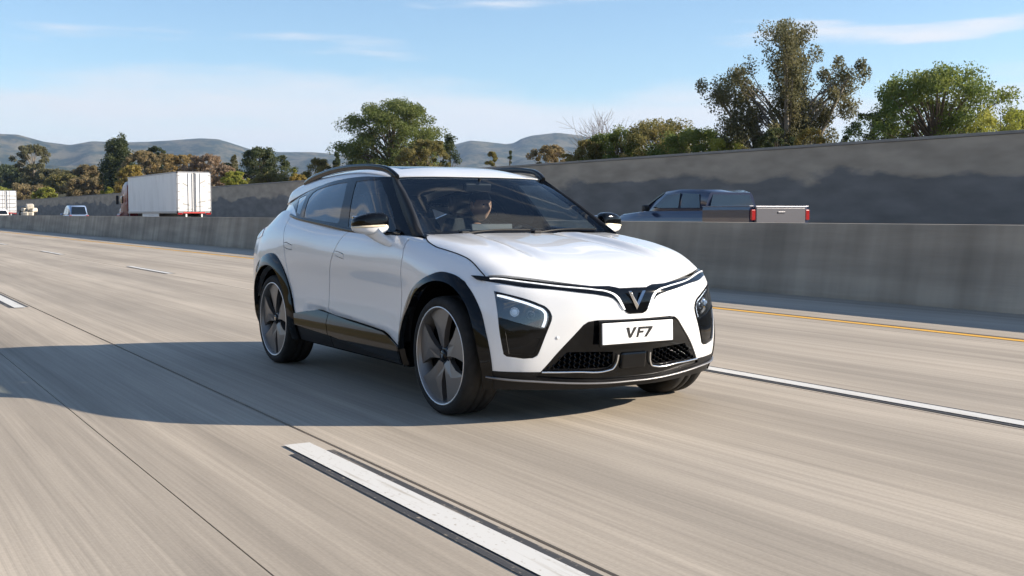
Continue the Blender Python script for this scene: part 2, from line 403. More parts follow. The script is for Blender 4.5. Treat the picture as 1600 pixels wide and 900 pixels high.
def to_mesh(name, parts):
    """parts: list of (V, F, LN, sign); sign -1 keeps the car's right side (y = -w)"""
    VV = []; FF = []; NN = []
    for V, F, LN, s in parts:
        b = len(VV); VV += [(x, y*s, z) for x, y, z in V]; i = 0
        for f in F:
            ln = LN[i:i+len(f)]; i += len(f)
            g = [b+k for k in f]; q = [(a, c*s, d) for a, c, d in ln]
            if s < 0: g = g[::-1]; q = q[::-1]
            FF.append(tuple(g)); NN += q
    me = mesh(name, VV, FF, True); me.normals_split_custom_set([tuple(map(float, q)) for q in NN]); return me
def panel(name, net, piece, m, parent, side=None, **kw):
    """side None: both halves in one mesh, else -1 right / +1 left"""
    sh = shell(net, piece, **kw)
    return link(name, to_mesh(name, [(*sh, s) for s in ((-1, 1) if side is None else (side,))]), m, parent)

def body_post(P):
    """door crease: below a falling line the door skin turns under, then the sill swells out again"""
    x, w, z = P[:, 0], P[:, 1], P[:, 2]
    zc = .553-.0637*(x+.71); k = np.clip((x+.74)/.06, 0, 1)*np.clip((.90-x)/.25, 0, 1)
    zs = np.interp(x, [-1.0, -.49, -.42, -.19, .635, .72, .92], [.44, .503, .503, .487, .438, .42, .352])-.002
    d = np.where(z > zs, np.clip((zc-z)/np.maximum(zc-zs, .01), 0, 1), np.clip(1-(zs-z)/.07, 0, 1))
    Q = P.copy(); Q[:, 1] = w-.020*d*k; return Q
def hood_post(P):
    """two shallow flutes fading out towards the nose"""
    x, w, z = P[:, 0], P[:, 1], P[:, 2]
    wc = .36+.10*(x-.8); f = 1.3* np.clip((x-.75)/.2, 0, 1)*np.clip((1.95-x)/.5, 0, 1)
    Q = P.copy(); d = (w-wc)/.06
    Q[:, 2] = z+f*(.014*np.exp(-(d-.9)**2)-.012*np.exp(-(d+.6)**2)); return Q
def wrap(net, post):
    ev = net.ev; net.ev = lambda u, v: post(ev(u, v)); return net
wrap(BODY, body_post); wrap(HOOD, hood_post)

M_ = dict(
    paint=mat('white_paint', (.77, .775, .78), .35, coat=1., coat_rough=.012),
    gloss=mat('gloss_black', (.003, .0033, .004), .06, spec=.32),
    plastic=mat('matte_black_plastic', (.007, .007, .008), .5, spec=.3),
    dark=mat('dark_void', (.004, .004, .004), .8, spec=.1),
    chrome=mat('chrome', (.78, .79, .80), .12, metal=1.),
    grey=mat('satin_grey', (.20, .20, .21), .35, metal=.6),
    rubber=noisy('tyre_rubber', (.012, .012, .012), (.022, .021, .02), 30, .75, bump=.15),
    alloy=mat('bronze_grey_alloy', (.23, .215, .205), .40, metal=.75),
    ring=mat('machined_rim', (.86, .86, .87), .28, metal=.8),
    wsg=glass('windscreen_glass', (.68, .75, .78), 1.0),
    sdg=glass('side_glass', (.70, .78, .80), 1.25),
    prg=glass('privacy_glass', (.05, .055, .06), 1.5),
    lens=glass('lamp_lens', (.58, .66, .76), 2.4),
    housing=mat('lamp_housing', (.012, .018, .028), .25, metal=.3),
    strip=mat('light_strip', (.86, .88, .90), .3, emit=(.93, .96, 1), estr=.35),
    drl=mat('daytime_light', (.9, .9, .9), .3, emit=(1, .95, .9), estr=.9),
    bulb=mat('projector_glass', (.60, .68, .75), .05, coat=1., emit=(.8, .9, 1), estr=.12),
    red=mat('tail_lens', (.28, .008, .006), .12, coat=1.),
    amber=mat('indicator_lens', (.85, .72, .5), .15, coat=1.),
    trim=noisy('cabin_trim', (.018, .018, .02), (.03, .03, .032), 60, .7),
    seat=noisy('seat_cloth', (.03, .03, .033), (.05, .05, .052), 80, .8),
    pale=mat('pale_trim', (.55, .56, .56), .5),
    plate=mat('plate_white', (.80, .80, .81), .35, coat=.3),
    ink=mat('plate_black', (.008, .008, .008), .4),
    screen=mat('screen_back', (.06, .065, .07), .4),
)
def flare(cx_, cz_, r0, r1):
    """arch flare: stands proudest at the wheel opening and falls back to the body"""
    def f(P, n):
        d = P[:, [0, 2]]-np.array([cx_, cz_]); r = np.linalg.norm(d, axis=1); e = d/r[:, None]; k = np.clip((r1-r)/(r1-r0), 0, 1)
        Q = P+n*(.020*np.sin(k*1.35))[:, None]; rad_ = np.zeros_like(n); rad_[:, 0] = e[:, 0]; rad_[:, 2] = e[:, 1]
        m = n+rad_*(.62-.45*k)[:, None]; return Q, m/np.linalg.norm(m, axis=1)[:, None]
    return f
def sill_shape(P, n):
    m = np.zeros_like(n); m[:, 1] = 1; m[:, 2] = np.clip(.10+(P[:, 2]-.36)*1.6, -.1, .5); m[:, 0] = .03
    return P, m/np.linalg.norm(m, axis=1)[:, None]
car = empty('crossover_car', (0, 0, 0), rad(1.14))
tag(car, 'white crossover car with black wheel arches and VF7 plate driving in the lane', 'car')

W3 = lambda pts, w=.92: [(x, w, z) for x, z in pts]
arch_f_in = [(.925, .90, .20), (.92, .918, .352), (.945, .92, .45), (.985, .919, .555), (1.06, .92, .635), (1.155, .925, .722), (1.30, .934, .788), (1.464, .924, .813), (1.605, .913, .782), (1.707, .899, .71), (1.775, .89, .61), (1.82, .886, .50), (1.842, .873, .387), (1.836, .861, .20)]
arch_f_out = [(.90, .90, .20), (.892, .921, .371), (.91, .92, .46), (.945, .918, .56), (1.03, .918, .685), (1.12, .925, .755), (1.233, .932, .806), (1.38, .922, .852), (1.505, .903, .865), (1.618, .888, .842), (1.724, .876, .778), (1.815, .865, .672), (1.868, .853, .54), (1.893, .84, .42), (1.90, .836, .327), (1.895, .836, .20)]
arch_r_in = [(-1.82, .88, .24), (-1.83, .90, .45), (-1.80, .92, .57), (-1.73, .93, .665), (-1.64, .94, .73), (-1.53, .944, .78), (-1.40, .948, .803), (-1.29, .945, .787), (-1.20, .94, .73), (-1.13, .93, .64), (-1.07, .925, .53), (-1.033, .925, .437), (-1.02, .90, .22)]
arch_r_out = [(-1.90, .86, .24), (-1.91, .89, .47), (-1.875, .90, .60), (-1.79, .92, .725), (-1.67, .94, .81), (-1.53, .944, .868), (-1.37, .948, .898), (-1.24, .948, .885), (-1.15, .945, .83), (-1.07, .935, .735), (-1.01, .925, .635), (-.957, .921, .53), (-.91, .924, .446), (-.90, .90, .22)]
sill_top = [(-1.033, .925, .437), (-.913, .924, .446), (-.49, .917, .503), (-.42, .917, .503), (-.193, .917, .487), (.635, .922, .438), (.72, .922, .42), (.92, .917, .352)]
sill_bot = [(.925, .90, .25), (.606, .895, .275), (-.212, .911, .335), (-1.009, .92, .366), (-1.05, .92, .366)]
sill = sill_top+sill_bot
rocker = [(-1.2, .915, .35), (-1.009, .92, .366), (-.212, .911, .335), (.606, .895, .275), (.95, .9, .25), (.95, .87, .2), (-1.2, .87, .2)]
lamp_o = [(1.87, .806, .775), (1.948, .723, .749), (2.022, .608, .703), (2.044, .565, .68), (2.056, .54, .655), (2.062, .531, .63), (2.062, .534, .607), (2.057, .561, .544), (2.042, .604, .43), (2.036, .615, .405), (2.024, .64, .391), (2.004, .689, .388), (1.958, .775, .402), (1.948, .789, .416), (1.919, .808, .618)]
lamp_u = [(1.87, .806, .775), (1.948, .723, .749), (2.022, .608, .703), (2.044, .565, .68), (2.056, .54, .655), (2.062, .531, .63), (2.062, .534, .607), (2.057, .561, .55), (1.99, .69, .585), (1.919, .808, .625)]
bar = [(1.70, .86, .858), (1.797, .803, .852), (1.87, .69, .836), (1.985, .50, .816), (2.085, .27, .793), (2.10, .16, .787), (2.115, .125, .782), (2.122, .10, .772), (2.122, 0, .770),
       (2.157, 0, .629), (2.157, .05, .629), (2.156, .072, .638), (2.148, .140, .705), (2.146, .160, .722), (2.14, .19, .733), (2.123, .274, .750), (2.031, .524, .784), (1.922, .716, .809), (1.78, .838, .831), (1.745, .855, .840)]
grille = [(2.158, 0, .598), (2.14, .27, .600), (2.13, .325, .593), (2.12, .355, .575), (2.095, .415, .51), (2.081, .487, .437), (2.035, .585, .315), (2.02, .615, .275), (2.06, .4, .252), (2.08, .2, .242), (2.09, 0, .24)]
gmesh = [(2.14, .15, .408), (2.12, .30, .415), (2.09, .445, .418), (2.05, .535, .322), (2.09, .36, .316), (2.12, .18, .314), (2.13, .145, .335)]
lip = [(2.09, 0, .24), (2.08, .2, .242), (2.06, .4, .252), (2.02, .615, .275), (2.03, .585, .308), (1.963, .741, .314), (1.885, .839, .319), (1.84, .86, .32), (1.84, .80, .15), (2.0, .5, .15), (2.07, 0, .15)]
uvB = BODY.uvs
def ext(pts, du=0, dv=0): return [(p[0]+du, p[1]+dv) for p in pts]
LEND = [(2.09, 0, .24), (2.07, 0, .15)]
def front_half(pts):                                     # uv polygon whose ends sit on the centre line
    q = uvB(pts); return [(0., b) if abs(p[1]) < 1e-6 else (a, b) for p, (a, b) in zip(pts, q)]
def bottom(poly, z=.26):                                 # pull the low points of an outline onto the chart's lower edge
    q = uvB(poly); return [(a, 0.) if p[2] <= z else (a, b) for p, (a, b) in zip(poly, q)]
def arcs(poly):
    q = np.array(bottom(poly)); m_ = smoothpath(q[1:-1], 4); return [tuple(q[0])]+[tuple(p) for p in m_]+[tuple(q[-1])]
tail = [(-1.72, .90, 1.035), (-1.80, .86, 1.075), (-1.90, .80, 1.10), (-2.03, .60, 1.09), (-2.07, .60, 1.03), (-2.0, .80, 1.015), (-1.87, .86, 1.0)]
rbump = [(-1.80, .92, .50), (-2.1, .82, .50), (-2.3, 0, .50), (-2.3, 0, .25), (-2.0, .78, .25), (-1.80, .88, .20)]
rb = uvB(rbump); rb[2] = (BODY.u[-1], rb[2][1]); rb[3] = (BODY.u[-1], 0); rb[4] = (rb[4][0], 0); rb[5] = (rb[5][0], 0)
d_front = [(.90, .86, 1.075), (.945, .921, .95), (.92, .921, .783), (.895, .917, .55), (.885, .918, .40), (.88, .918, .36)]
d_mid = [(.02, .868, 1.09), (-.06, .907, 1.03), (-.14, .933, .93), (-.235, .915, .80), (-.275, .907, .68), (-.285, .905, .60), (-.27, .917, .30)]
d_rear = [(-1.16, .84, 1.20), (-1.15, .90, 1.10), (-1.10, .94, 1.0), (-1.06, .945, .90), (-1.035, .935, .76), (-.985, .925, .60), (-.94, .921, .50), (-.91, .924, .446)]
hdl_r = [(-1.083, .941, .990), (-1.028, .941, .990), (-.915, .943, .972), (-.911, .945, .937), (-.992, .945, .940), (-1.074, .945, .952)]
hdl_f = [(-.116, .93, .949), (-.059, .93, .946), (.044, .932, .931), (.052, .933, .897), (-.031, .933, .906), (-.099, .933, .918)]
cutline = [(.955, .74, 1.075), (.975, .765, 1.07), (1.02, .79, 1.058), (1.09, .815, 1.04), (1.16, .828, 1.025), (1.24, .836, 1.009), (1.37, .832, .993), (1.50, .822, .974), (1.585, .815, .953), (1.65, .812, .925), (1.72, .81, .885), (1.775, .808, .855)]
fu, fm, fr_ = uvB(d_front), uvB(d_mid), uvB(d_rear)
Vt = BODY.v[-1]
def col(line, lo=0., hi=None):
    q = [tuple(p) for p in line]; return [(q[0][0], Vt)]+q+[(q[-1][0], lo)]
cF, cM, cR = col(fu), col(fm), col(fr_)
uA = uvB([(1.87, .86, .40)])[0][0]                       # bumper / fender seam, hidden by the arch trim
seam_b = [tuple(p) for p in uvB([(1.70, .868, .835), (1.76, .86, .76), (1.80, .86, .70)])]
cut_top = uvB([(1.775, .83, .86)])[0]
regions = [
    ('arch_front_open', arcs(arch_f_in)), ('arch_front', arcs(arch_f_out)), ('arch_rear_open', arcs(arch_r_in)), ('arch_rear', arcs(arch_r_out)),
    ('sill', uvB(sill)), ('rocker', bottom(rocker, .22)),
    ('lamp_upper', uvB(lamp_u)), ('lamp_lower', uvB(lamp_o)), ('bar', front_half(bar)),
    ('grille_mesh', uvB(gmesh)), ('grille', front_half(grille)), ('lip', [(0., 0.) if (abs(p[1]) < 1e-6 and p[2] < .2) else ((0., b) if abs(p[1]) < 1e-6 else ((a, 0.) if p[2] < .2 else (a, b))) for p, (a, b) in zip(lip, uvB(lip))]),
    ('tail', uvB(tail)), ('rear_lower', rb),
    ('handle_rear', uvB(hdl_r)), ('handle_front', uvB(hdl_f)),
    ('front_door', cF+cM[::-1]), ('rear_door', cM+cR[::-1]),
]
vbar = uvB([(2.122, 0, .772)])[0][1]
bt = front_half(bar[:9])
regions += [('under_hood', [(0, Vt), (0, bt[-1][1])]+[tuple(p) for p in bt[:0:-1]]+[(bt[1][0], Vt)])]
bb = front_half(bar[9:])
regions += [('bumper', [(0, 0)]+[tuple(p) for p in bb]+[tuple(bt[0]), (uA, bt[0][1]-.05), (uA, 0)]),
            ('fender', [(bt[1][0]-.02, 0), (bt[1][0]-.02, Vt)]+cF),
            ('quarter', [(uvB([(-2.05, .81, .7)])[0][0], 0), (uvB([(-2.05, .81, .7)])[0][0], Vt)]+cR),
            ('tailgate', None)]
crease = [tuple(p) for p in uvB([(-.71, .914, .553), (-.2, .914, .5205), (.3, .92, .4887), (.858, .924, .453)])]
gapw = .0095
gaps = [(cF[1:], gapw), (cM[1:], gapw), (cR[1:], gapw)]
def closed(pts): return [tuple(p) for p in pts]+[tuple(pts[0])]
gaps += [(closed(uvB(hdl_r)), .006), (closed(uvB(hdl_f)), .006)]
PB = split_chart(BODY, regions, gaps, [crease], .026)

# hood: cut out of its own chart along the shut line and the light bar
HU, HV = HOOD.u[-1], HOOD.v[-1]
lead = HOOD.uvs([(x, w, z+.004) for x, w, z in bar[:9]][::-1])
hc = HOOD.uvs(cutline)
hood_poly = [(p[0] if w > 1e-6 else p[0], p[1]) for p, (x, w, z) in zip(lead, bar[:9][::-1])]
hood_poly[0] = (hood_poly[0][0], 0.)
hood_poly = [p for p, b_ in zip(hood_poly, bar[:9][::-1]) if b_[1] <= .79] + [tuple(p) for p in hc[::-1]]+[(HU, hc[0][1]-.02), (HU, 0)]
PH = split_chart(HOOD, [('hood', hood_poly), ('rest', None)], [], [], .028)
hcut = np.array(smoothpath(cutline, 6))
def conform_hood(P, n):
    """make the fender skin flush with the hood along the shut line"""
    Q = P.copy(); m = n.copy()
    for i, p in enumerate(P):
        if p[2] < .80 or p[0] < .85 or p[0] > 1.9: continue
        d = np.sqrt(((hcut-p)**2).sum(1)).min()
        if d > .22: continue
        k = np.clip((.22-d)/.17, 0, 1); k = k*k*(3-2*k)
        u, v = HOOD.uv_of(p); q = HOOD.ev([u], [v])[0]; nn = HOOD.normal([u], [v])[0]
        Q[i] = p+(q-p)*k; m[i] = n[i]+(nn-n[i])*k; m[i] /= np.linalg.norm(m[i])
    return Q, m

bumper = panel('front_bumper', BODY, PB['bumper'], M_['paint'], car, thick=.02)
panel('hood', HOOD, PH['hood'], M_['paint'], car, offset=.001, thick=.016)
# the fender stops just under the hood's edge
fuv, fT = PB['fender']
fc = fuv[fT].mean(1); fp = BODY.ev(fc[:, 0], fc[:, 1])
keep = np.ones(len(fT), bool)
cl2 = hcut[:, [0, 2]]
for i, p in enumerate(fp):
    if p[2] > .82 and .93 < p[0] < 1.80:
        j = np.argmin(((hcut-p)**2).sum(1)); a = hcut[max(j-1, 0)]; b = hcut[min(j+1, len(hcut)-1)]
        tdir = b-a; nn = np.cross(tdir, [0, -1, .6]); s_ = np.dot(p-hcut[j], nn)
        side_up = (p[2]-hcut[j][2])-(p[1]-hcut[j][1])*.8
        if side_up > .06: keep[i] = False
for sgn in (-1, 1):
    panel('fender', BODY, (fuv, fT[keep]), M_['paint'], car, sgn, thick=.02, conform=conform_hood)
    fd = panel('front_door', BODY, PB['front_door'], M_['paint'], car, sgn, thick=.03)
    rd = panel('rear_door', BODY, PB['rear_door'], M_['paint'], car, sgn, thick=.03)
    panel('door_handle', BODY, PB['handle_front'], M_['paint'], fd, sgn, thick=.02, offset=.001)
    panel('door_handle', BODY, PB['handle_rear'], M_['paint'], rd, sgn, thick=.02, offset=.001)
    panel('quarter_panel', BODY, PB['quarter'], M_['paint'], car, sgn, thick=.02)
    panel('wheel_arch_trim', BODY, PB['arch_front'], M_['gloss'], car, sgn, offset=.004, thick=.035, shape=flare(1.39, .36, .44, .52))
    panel('wheel_arch_trim', BODY, PB['arch_rear'], M_['gloss'], car, sgn, offset=.004, thick=.035, shape=flare(-1.42, .37, .43, .53))
    panel('sill_trim', BODY, PB['sill'], M_['gloss'], car, sgn, offset=.016, thick=.04, shape=sill_shape)
    panel('rocker_panel', BODY, PB['rocker'], M_['plastic'], car, sgn, offset=-.004, thick=.03)
    panel('tail_light', BODY, PB['tail'], M_['red'], car, sgn, offset=.004, thick=.02)
panel('tailgate', BODY, PB['tailgate'], M_['paint'], car, thick=.02)
panel('rear_bumper_trim', BODY, PB['rear_lower'], M_['plastic'], car, thick=.02, offset=.004)
panel('front_lip', BODY, PB['lip'], M_['plastic'], car, offset=.003, thick=.03)
grl = panel('grille', BODY, PB['grille'], M_['gloss'], car, offset=-.008, thick=.03)
lb = panel('light_bar', BODY, PB['bar'], M_['gloss'], car, offset=.004, thick=.02)
def on(net, pts, off):
    uv = net.uvs(pts); u = np.array([a for a, b in uv]); v = np.array([b for a, b in uv]); return net.ev(u, v)+net.normal(u, v)*off
def strip_on(net, pts, width, off, name, m, parent, sgns=(-1, 1), sub=8, thick=.006, taper=None):
    """a raised band following a path on the surface"""
    p = smoothpath(pts, sub); uv = np.array(net.uvs(p)); t = np.gradient(uv, axis=0); t /= np.linalg.norm(t, axis=1)[:, None]
    nn = np.stack([-t[:, 1], t[:, 0]], -1); n_ = len(p); w_ = np.full(n_, width/2)
    if taper is not None: w_ = w_*np.interp(np.linspace(0, 1, n_), *zip(*taper))
    rings = []
    for k in range(n_):
        e = [uv[k]+nn[k]*w_[k], uv[k]-nn[k]*w_[k]]; e = np.array(e)
        top = net.ev(e[:, 0], e[:, 1])+net.normal(e[:, 0], e[:, 1])*off; bot = net.ev(e[:, 0], e[:, 1])+net.normal(e[:, 0], e[:, 1])*(off-thick)
        rings.append([top[0], top[1], bot[1], bot[0]])
    for s_ in sgns:
        mb = MB(); mb.loft([[(x, y*s_, z) for x, y, z in r] for r in rings], smooth=False); mb.build(name, m, parent)
strip_on(BODY, [(1.82, .80, .835), (1.90, .68, .820), (2.017, .505, .798), (2.105, .27, .769), (2.125, .19, .757), (2.135, .155, .744), (2.145, .130, .722), (2.152, .105, .682), (2.155, .087, .655)], .015, .009, 'light_strip', M_['strip'], lb, taper=[(0, .55), (.3, .9), (.55, 1.1), (.75, 1.2), (.9, .9), (1, .4)])
strip_on(HOOD, cutline, .0075, .0022, 'hood_gap_strip', M_['dark'], car, thick=.004)  # strip coloured dark to give the shade of the hood's shut gap
# emblem
em = MB()
for s_ in (-1, 1):
    a0, a1, b0 = (s_*.062, .762), (s_*.041, .762), (0, .652)
    inner = (0, .693)
    for (p, q) in (((a0), (a1)),):
        V = [(2.165, p[0], p[1]), (2.165, q[0], q[1]), (2.165, inner[0], inner[1]), (2.165, b0[0], b0[1]), (2.178, (p[0]+q[0])/2, p[1]-.004), (2.182, 0, .676)]
        em.add(V, [(0, 4, 5, 3), (4, 1, 2, 5), (0, 1, 4)])
em.build('emblem', M_['chrome'], car)
# number plate
pl = MB(); pl.box((2.176, 0, .5205), (.010, .524, .124), rot=(0, rad(-1.5), 0), bev=.003); plate = pl.build('license_plate', M_['plate'], car)
MB().box((2.166, 0, .5205), (.012, .55, .15), rot=(0, rad(-1.5), 0), bev=.004).build('plate_holder', M_['gloss'], plate)
glyph = {  # italic bold capitals, unit height, drawn left to right
 'V': [[(0, 1), (.30, 1), (.42, .30), (.82, 1), (1.12, 1), (.50, 0), (.22, 0)]],
 'F': [[(.36, 1), (1.06, 1), (1.00, .80), (.54, .80), (.49, .62), (.92, .62), (.86, .42), (.43, .42), (.31, 0), (.05, 0)]],
 '7': [[(.30, 1), (1.12, 1), (1.06, .80), (.44, 0), (.14, 0), (.72, .80), (.24, .80)]]}
lt = MB()
for ch, x0 in (('V', 0), ('F', .98), ('7', 1.78)):
    for poly in glyph[ch]:
        hh = .062; pts = [((x0+x)*hh*1.08-.088, y*hh-.031) for x, y in poly]
        lt.prism(pts, (2.1815, 0, .5205), (0, 1, 0), (0.026, 0, 1), (1, 0, 0), .0012)
lt.build('lettering', M_['ink'], plate)
# grille mesh inserts, bars, radar cover
for s_ in (-1, 1):
    gm = panel('grille_insert', BODY, PB['grille_mesh'], M_['dark'], grl, s_, offset=-.045, thick=0)
    hexm = MB(); r_ = .0165; gp_ = np.array([(p[1], p[2]) for p in gmesh])
    for i in range(40):
        for j in range(12):
            yy = .13+i*r_*1.5*1.25; zz = .31+j*r_*1.732+(i % 2)*r_*.866
            if not inside(gp_, [(yy, zz)])[0]: continue
            ring = []
            o_ = [(yy+r_*1.25*math.cos(k*math.pi/3), zz+r_*math.sin(k*math.pi/3)) for k in range(6)]; i_ = [(yy+(r_-.0045)*1.25*math.cos(k*math.pi/3), zz+(r_-.0045)*math.sin(k*math.pi/3)) for k in range(6)]
            surf = on(BODY, [(2.1, yy, zz)], -.014)[0][0]
            V = [(surf, y*s_, z) for y, z in o_]+[(surf+.004, y*s_, z) for y, z in i_]+[(surf-.022, y*s_, z) for y, z in i_]
            hexm.add(V, [(k, (k+1) % 6, 6+(k+1) % 6, 6+k) for k in range(6)]+[(6+k, 6+(k+1) % 6, 12+(k+1) % 6, 12+k) for k in range(6)])
    hexm.build('grille_mesh', M_['gloss'], grl)
    p = smoothpath(on(BODY, [(2.03, .583, .308), (2.083, .379, .303), (2.115, .175, .302), (2.122, .145, .310), (2.127, .131, .328), (2.136, .118, .392)], .006), 6)
    MB().tube([(x, y*s_, z) for x, y, z in p], .0055, 8).build('chrome_strip', M_['chrome'], grl)
    q = on(BODY, [(2.09, .44, .50)], .002)[0]; nq = BODY.normal(*[np.array([k]) for k in BODY.uv_of(q)])[0]
    sen = MB(); sen.lathe([(0, .0012), (.010, .0008), (.0115, -.002)], 16, 'z'); nv = Vector((nq[0], nq[1]*s_, nq[2]))
    q2 = on(BODY, [(2.06, .50, .505)], .001)[0]; sen.build('parking_sensor', M_['paint'], bumper, (q2[0], q2[1]*s_, q2[2]), nv.to_track_quat('Z', 'Y').to_euler())
MB().box((2.128, 0, .352), (.03, .185, .10), rot=(0, rad(8), 0), bev=.012).build('radar_cover', M_['gloss'], grl)
sp = smoothpath(on(BODY, [(1.86, .845, .285), (1.92, .77, .278), (1.999, .61, .258), (2.053, .38, .238), (2.08, .17, .230), (2.088, 0, .228)], .012), 6)
MB().tube([(x, -y, z) for x, y, z in sp]+[(x, y, z) for x, y, z in sp[::-1][1:]], .013, 8, sy=.5).build('lip_edge', M_['grey'], car)
# headlights
for s_ in (-1, 1):
    hl = panel('headlight', BODY, PB['lamp_upper'], M_['housing'], car, s_, offset=-.060, thick=0)
    panel('lamp_rim', BODY, (PB['lamp_upper']), M_['gloss'], hl, s_, offset=-.055, thick=.0)
    panel('lens', BODY, PB['lamp_upper'], M_['lens'], hl, s_, offset=.001, thick=0)
    lo = panel('air_vent_panel', BODY, PB['lamp_lower'], M_['gloss'], hl, s_, offset=-.006, thick=.03)
    strip_on(BODY, [(1.889, .797, .752), (1.948, .732, .731), (2.020, .615, .685), (2.040, .578, .665), (2.046, .566, .648), (2.049, .565, .630), (2.047, .583, .568)], .016, -.008, 'daytime_light', M_['drl'], hl, (s_,))
    strip_on(BODY, [(1.885, .80, .775-.012), (1.948, .73, .745), (2.022, .61, .700), (2.046, .563, .674), (2.056, .543, .64), (2.056, .555, .58), (2.052, .57, .548)], .016, .0035, 'lamp_surround', M_['gloss'], hl, (s_,), thick=.01)
    strip_on(BODY, [(2.055, .565, .548), (1.99, .69, .583), (1.925, .803, .622)], .012, .0035, 'lamp_surround', M_['gloss'], hl, (s_,), thick=.01)
    q, q2 = on(BODY, [(1.968, .727, .658), (2.01, .64, .64)], -.035)
    for (cx_, cy_, cz_), r0 in ((q, .023), (q2, .019)):
        b_ = MB(); R_ = Matrix.Rotation(s_*rad(32), 3, 'Z')
        prof = [(.001, .030), (r0*.35, .028), (r0*.62, .021), (r0*.80, .010), (r0*.82, 0)]
        b_.lathe(prof, 20, 'x'); b_.V = [tuple(R_ @ Vector(v)) for v in b_.V]; b_.build('projector_lens', M_['bulb'] if r0 > .020 else M_['housing'], hl, (cx_, cy_*s_, cz_))
        b_ = MB(); b_.lathe([(r0*.85, 0), (r0*.95, .016), (r0*1.12, .018), (r0*1.3, .004), (r0*1.35, -.01)], 20, 'x'); b_.V = [tuple(R_ @ Vector(v)) for v in b_.V]
        b_.build('projector_bezel', M_['chrome'] if r0 > .020 else M_['grey'], hl, (cx_, cy_*s_, cz_))
    # recess of the lower vent
    vp = on(BODY, [(1.945, .775, .545), (2.035, .595, .505), (2.022, .632, .408), (1.962, .762, .418)], -.001)
    c_ = vp.mean(0); inn = [tuple(c_+(np.array(p)-c_)*.78-np.array([.025, .02, 0])) for p in vp]
    mb = MB(); mb.add([(x, y*s_, z) for x, y, z in [tuple(p) for p in vp]+inn], [(0, 1, 5, 4), (1, 2, 6, 5), (2, 3, 7, 6), (3, 0, 4, 7), (4, 5, 6, 7)])
    mb.build('air_vent', M_['plastic'], hl)

# cabin glass, pillars and roof
SU, SV = SIDEG.u[-1], SIDEG.v[-1]
g_front = [(-.250, .695, 1.447), (.06, .677, 1.452), (.135, .677, 1.440), (.316, .723, 1.341), (.501, .771, 1.231), (.665, .831, 1.115), (.66, .845, 1.098), (.58, .855, 1.095), (.30, .86, 1.098), (-.03, .858, 1.118)]
g_rear = [(-1.03, .75, 1.335), (-1.035, .715, 1.375), (-.99, .70, 1.396), (-.81, .696, 1.421), (-.57, .693, 1.440), (-.408, .697, 1.444), (-.31, .767, 1.326), (-.215, .848, 1.158), (-.24, .855, 1.145), (-.504, .856, 1.158), (-.885, .852, 1.186), (-.90, .84, 1.20)]
g_quart = [(-1.13, .74, 1.345), (-1.21, .70, 1.365), (-1.36, .70, 1.335), (-1.12, .82, 1.225), (-1.0, .835, 1.205)]
cpil = SIDEG.uvs([(-1.06, .858, 1.178), (-1.05, .85, 1.192), (-1.27, .80, 1.275), (-1.62, .69, 1.300)])+[(SU, SV), (SU, 0), (SIDEG.uvs([(-1.06, .858, 1.178)])[0][0], 0)]
PS = split_chart(SIDEG, [('c_pillar', cpil), ('front', SIDEG.uvs(g_front)), ('rear', SIDEG.uvs(g_rear)), ('quart', SIDEG.uvs(g_quart)), ('pillar', None)], [], [], .026)
for s_ in (-1, 1):
    gw = panel('window_surround', SIDEG, PS['pillar'], M_['gloss'], car, s_, offset=.003, thick=.02)
    panel('rear_pillar', SIDEG, PS['c_pillar'], M_['paint'], car, s_, thick=.02)
    panel('front_side_window', SIDEG, PS['front'], M_['sdg'], car, s_, thick=0)
    panel('rear_side_window', SIDEG, PS['rear'], M_['prg'], car, s_, thick=0)
    panel('quarter_window', SIDEG, PS['quart'], M_['prg'], car, s_, thick=0)
    # pillar between the windscreen and the side glass
    a = [WSH.ev([t], [WSH.v[-1]])[0] for t in np.linspace(0, WSH.u[-1], 16)]; b = [SIDEG.ev([0.], [t])[0] for t in np.linspace(0, SV, 16)]
    e_ = np.array([SIDEG.ev([.10], [t])[0] for t in np.linspace(0, SV, 16)])
    rings = []
    for p, q, e2 in zip(a, b, e_):
        i_ = WSH.ev([WSH.uv_of(p)[0]], [WSH.v[-1]-.03])[0]
        rings.append([(x, y*s_, z) for x, y, z in (i_+np.array([0, 0, .003]), p+np.array([.006, .004, .006]), q+np.array([.003, .006, .004]), e2+np.array([0, .006, .002]), e2-np.array([0, .03, .0]), i_-np.array([.02, .0, .02]))])
    MB().loft(rings).build('windscreen_pillar', M_['plastic'], car)
    # belt moulding under the side glass
    bl = SIDEG.ev(np.linspace(.2, SU*.80, 40), np.full(40, .012))+np.array([0, .008, 0])
    MB().tube([(x, y*s_, z) for x, y, z in bl], .011, 8, sy=1.4).build('belt_moulding', M_['gloss'], car)
    rl = smoothpath([(.250, .612, 1.474), (.205, .618, 1.500), (.12, .624, 1.532), (-.02, .630, 1.552), (-.35, .634, 1.566), (-.74, .634, 1.558), (-1.05, .630, 1.531), (-1.32, .622, 1.492), (-1.43, .616, 1.465)], 6)
    MB().loft([[(x, (y+a)*s_, z+b) for a, b in ((-.014, -.03), (-.016, .004), (-.010, .013), (.010, .013), (.016, .004), (.014, -.03))] for x, y, z in rl]).build('roof_rail', M_['gloss'], car)
WU, WV = WSH.u[-1], WSH.v[-1]
PW = split_chart(WSH, [('glass', [(.035, 0), (WU-.03, 0), (WU-.03, WV-.028), (.035, WV-.035)]), ('band', None)], [], [], .04)
ws = panel('windscreen', WSH, PW['glass'], M_['wsg'], car, thick=0)
panel('windscreen_band', WSH, PW['band'], M_['gloss'], ws, thick=0)
sr = ROOF.uvs([(-.02, 0, 1.55), (-.02, .44, 1.53), (-1.15, .44, 1.53), (-1.15, 0, 1.54)]); sr[0] = (sr[0][0], 0); sr[3] = (sr[3][0], 0)
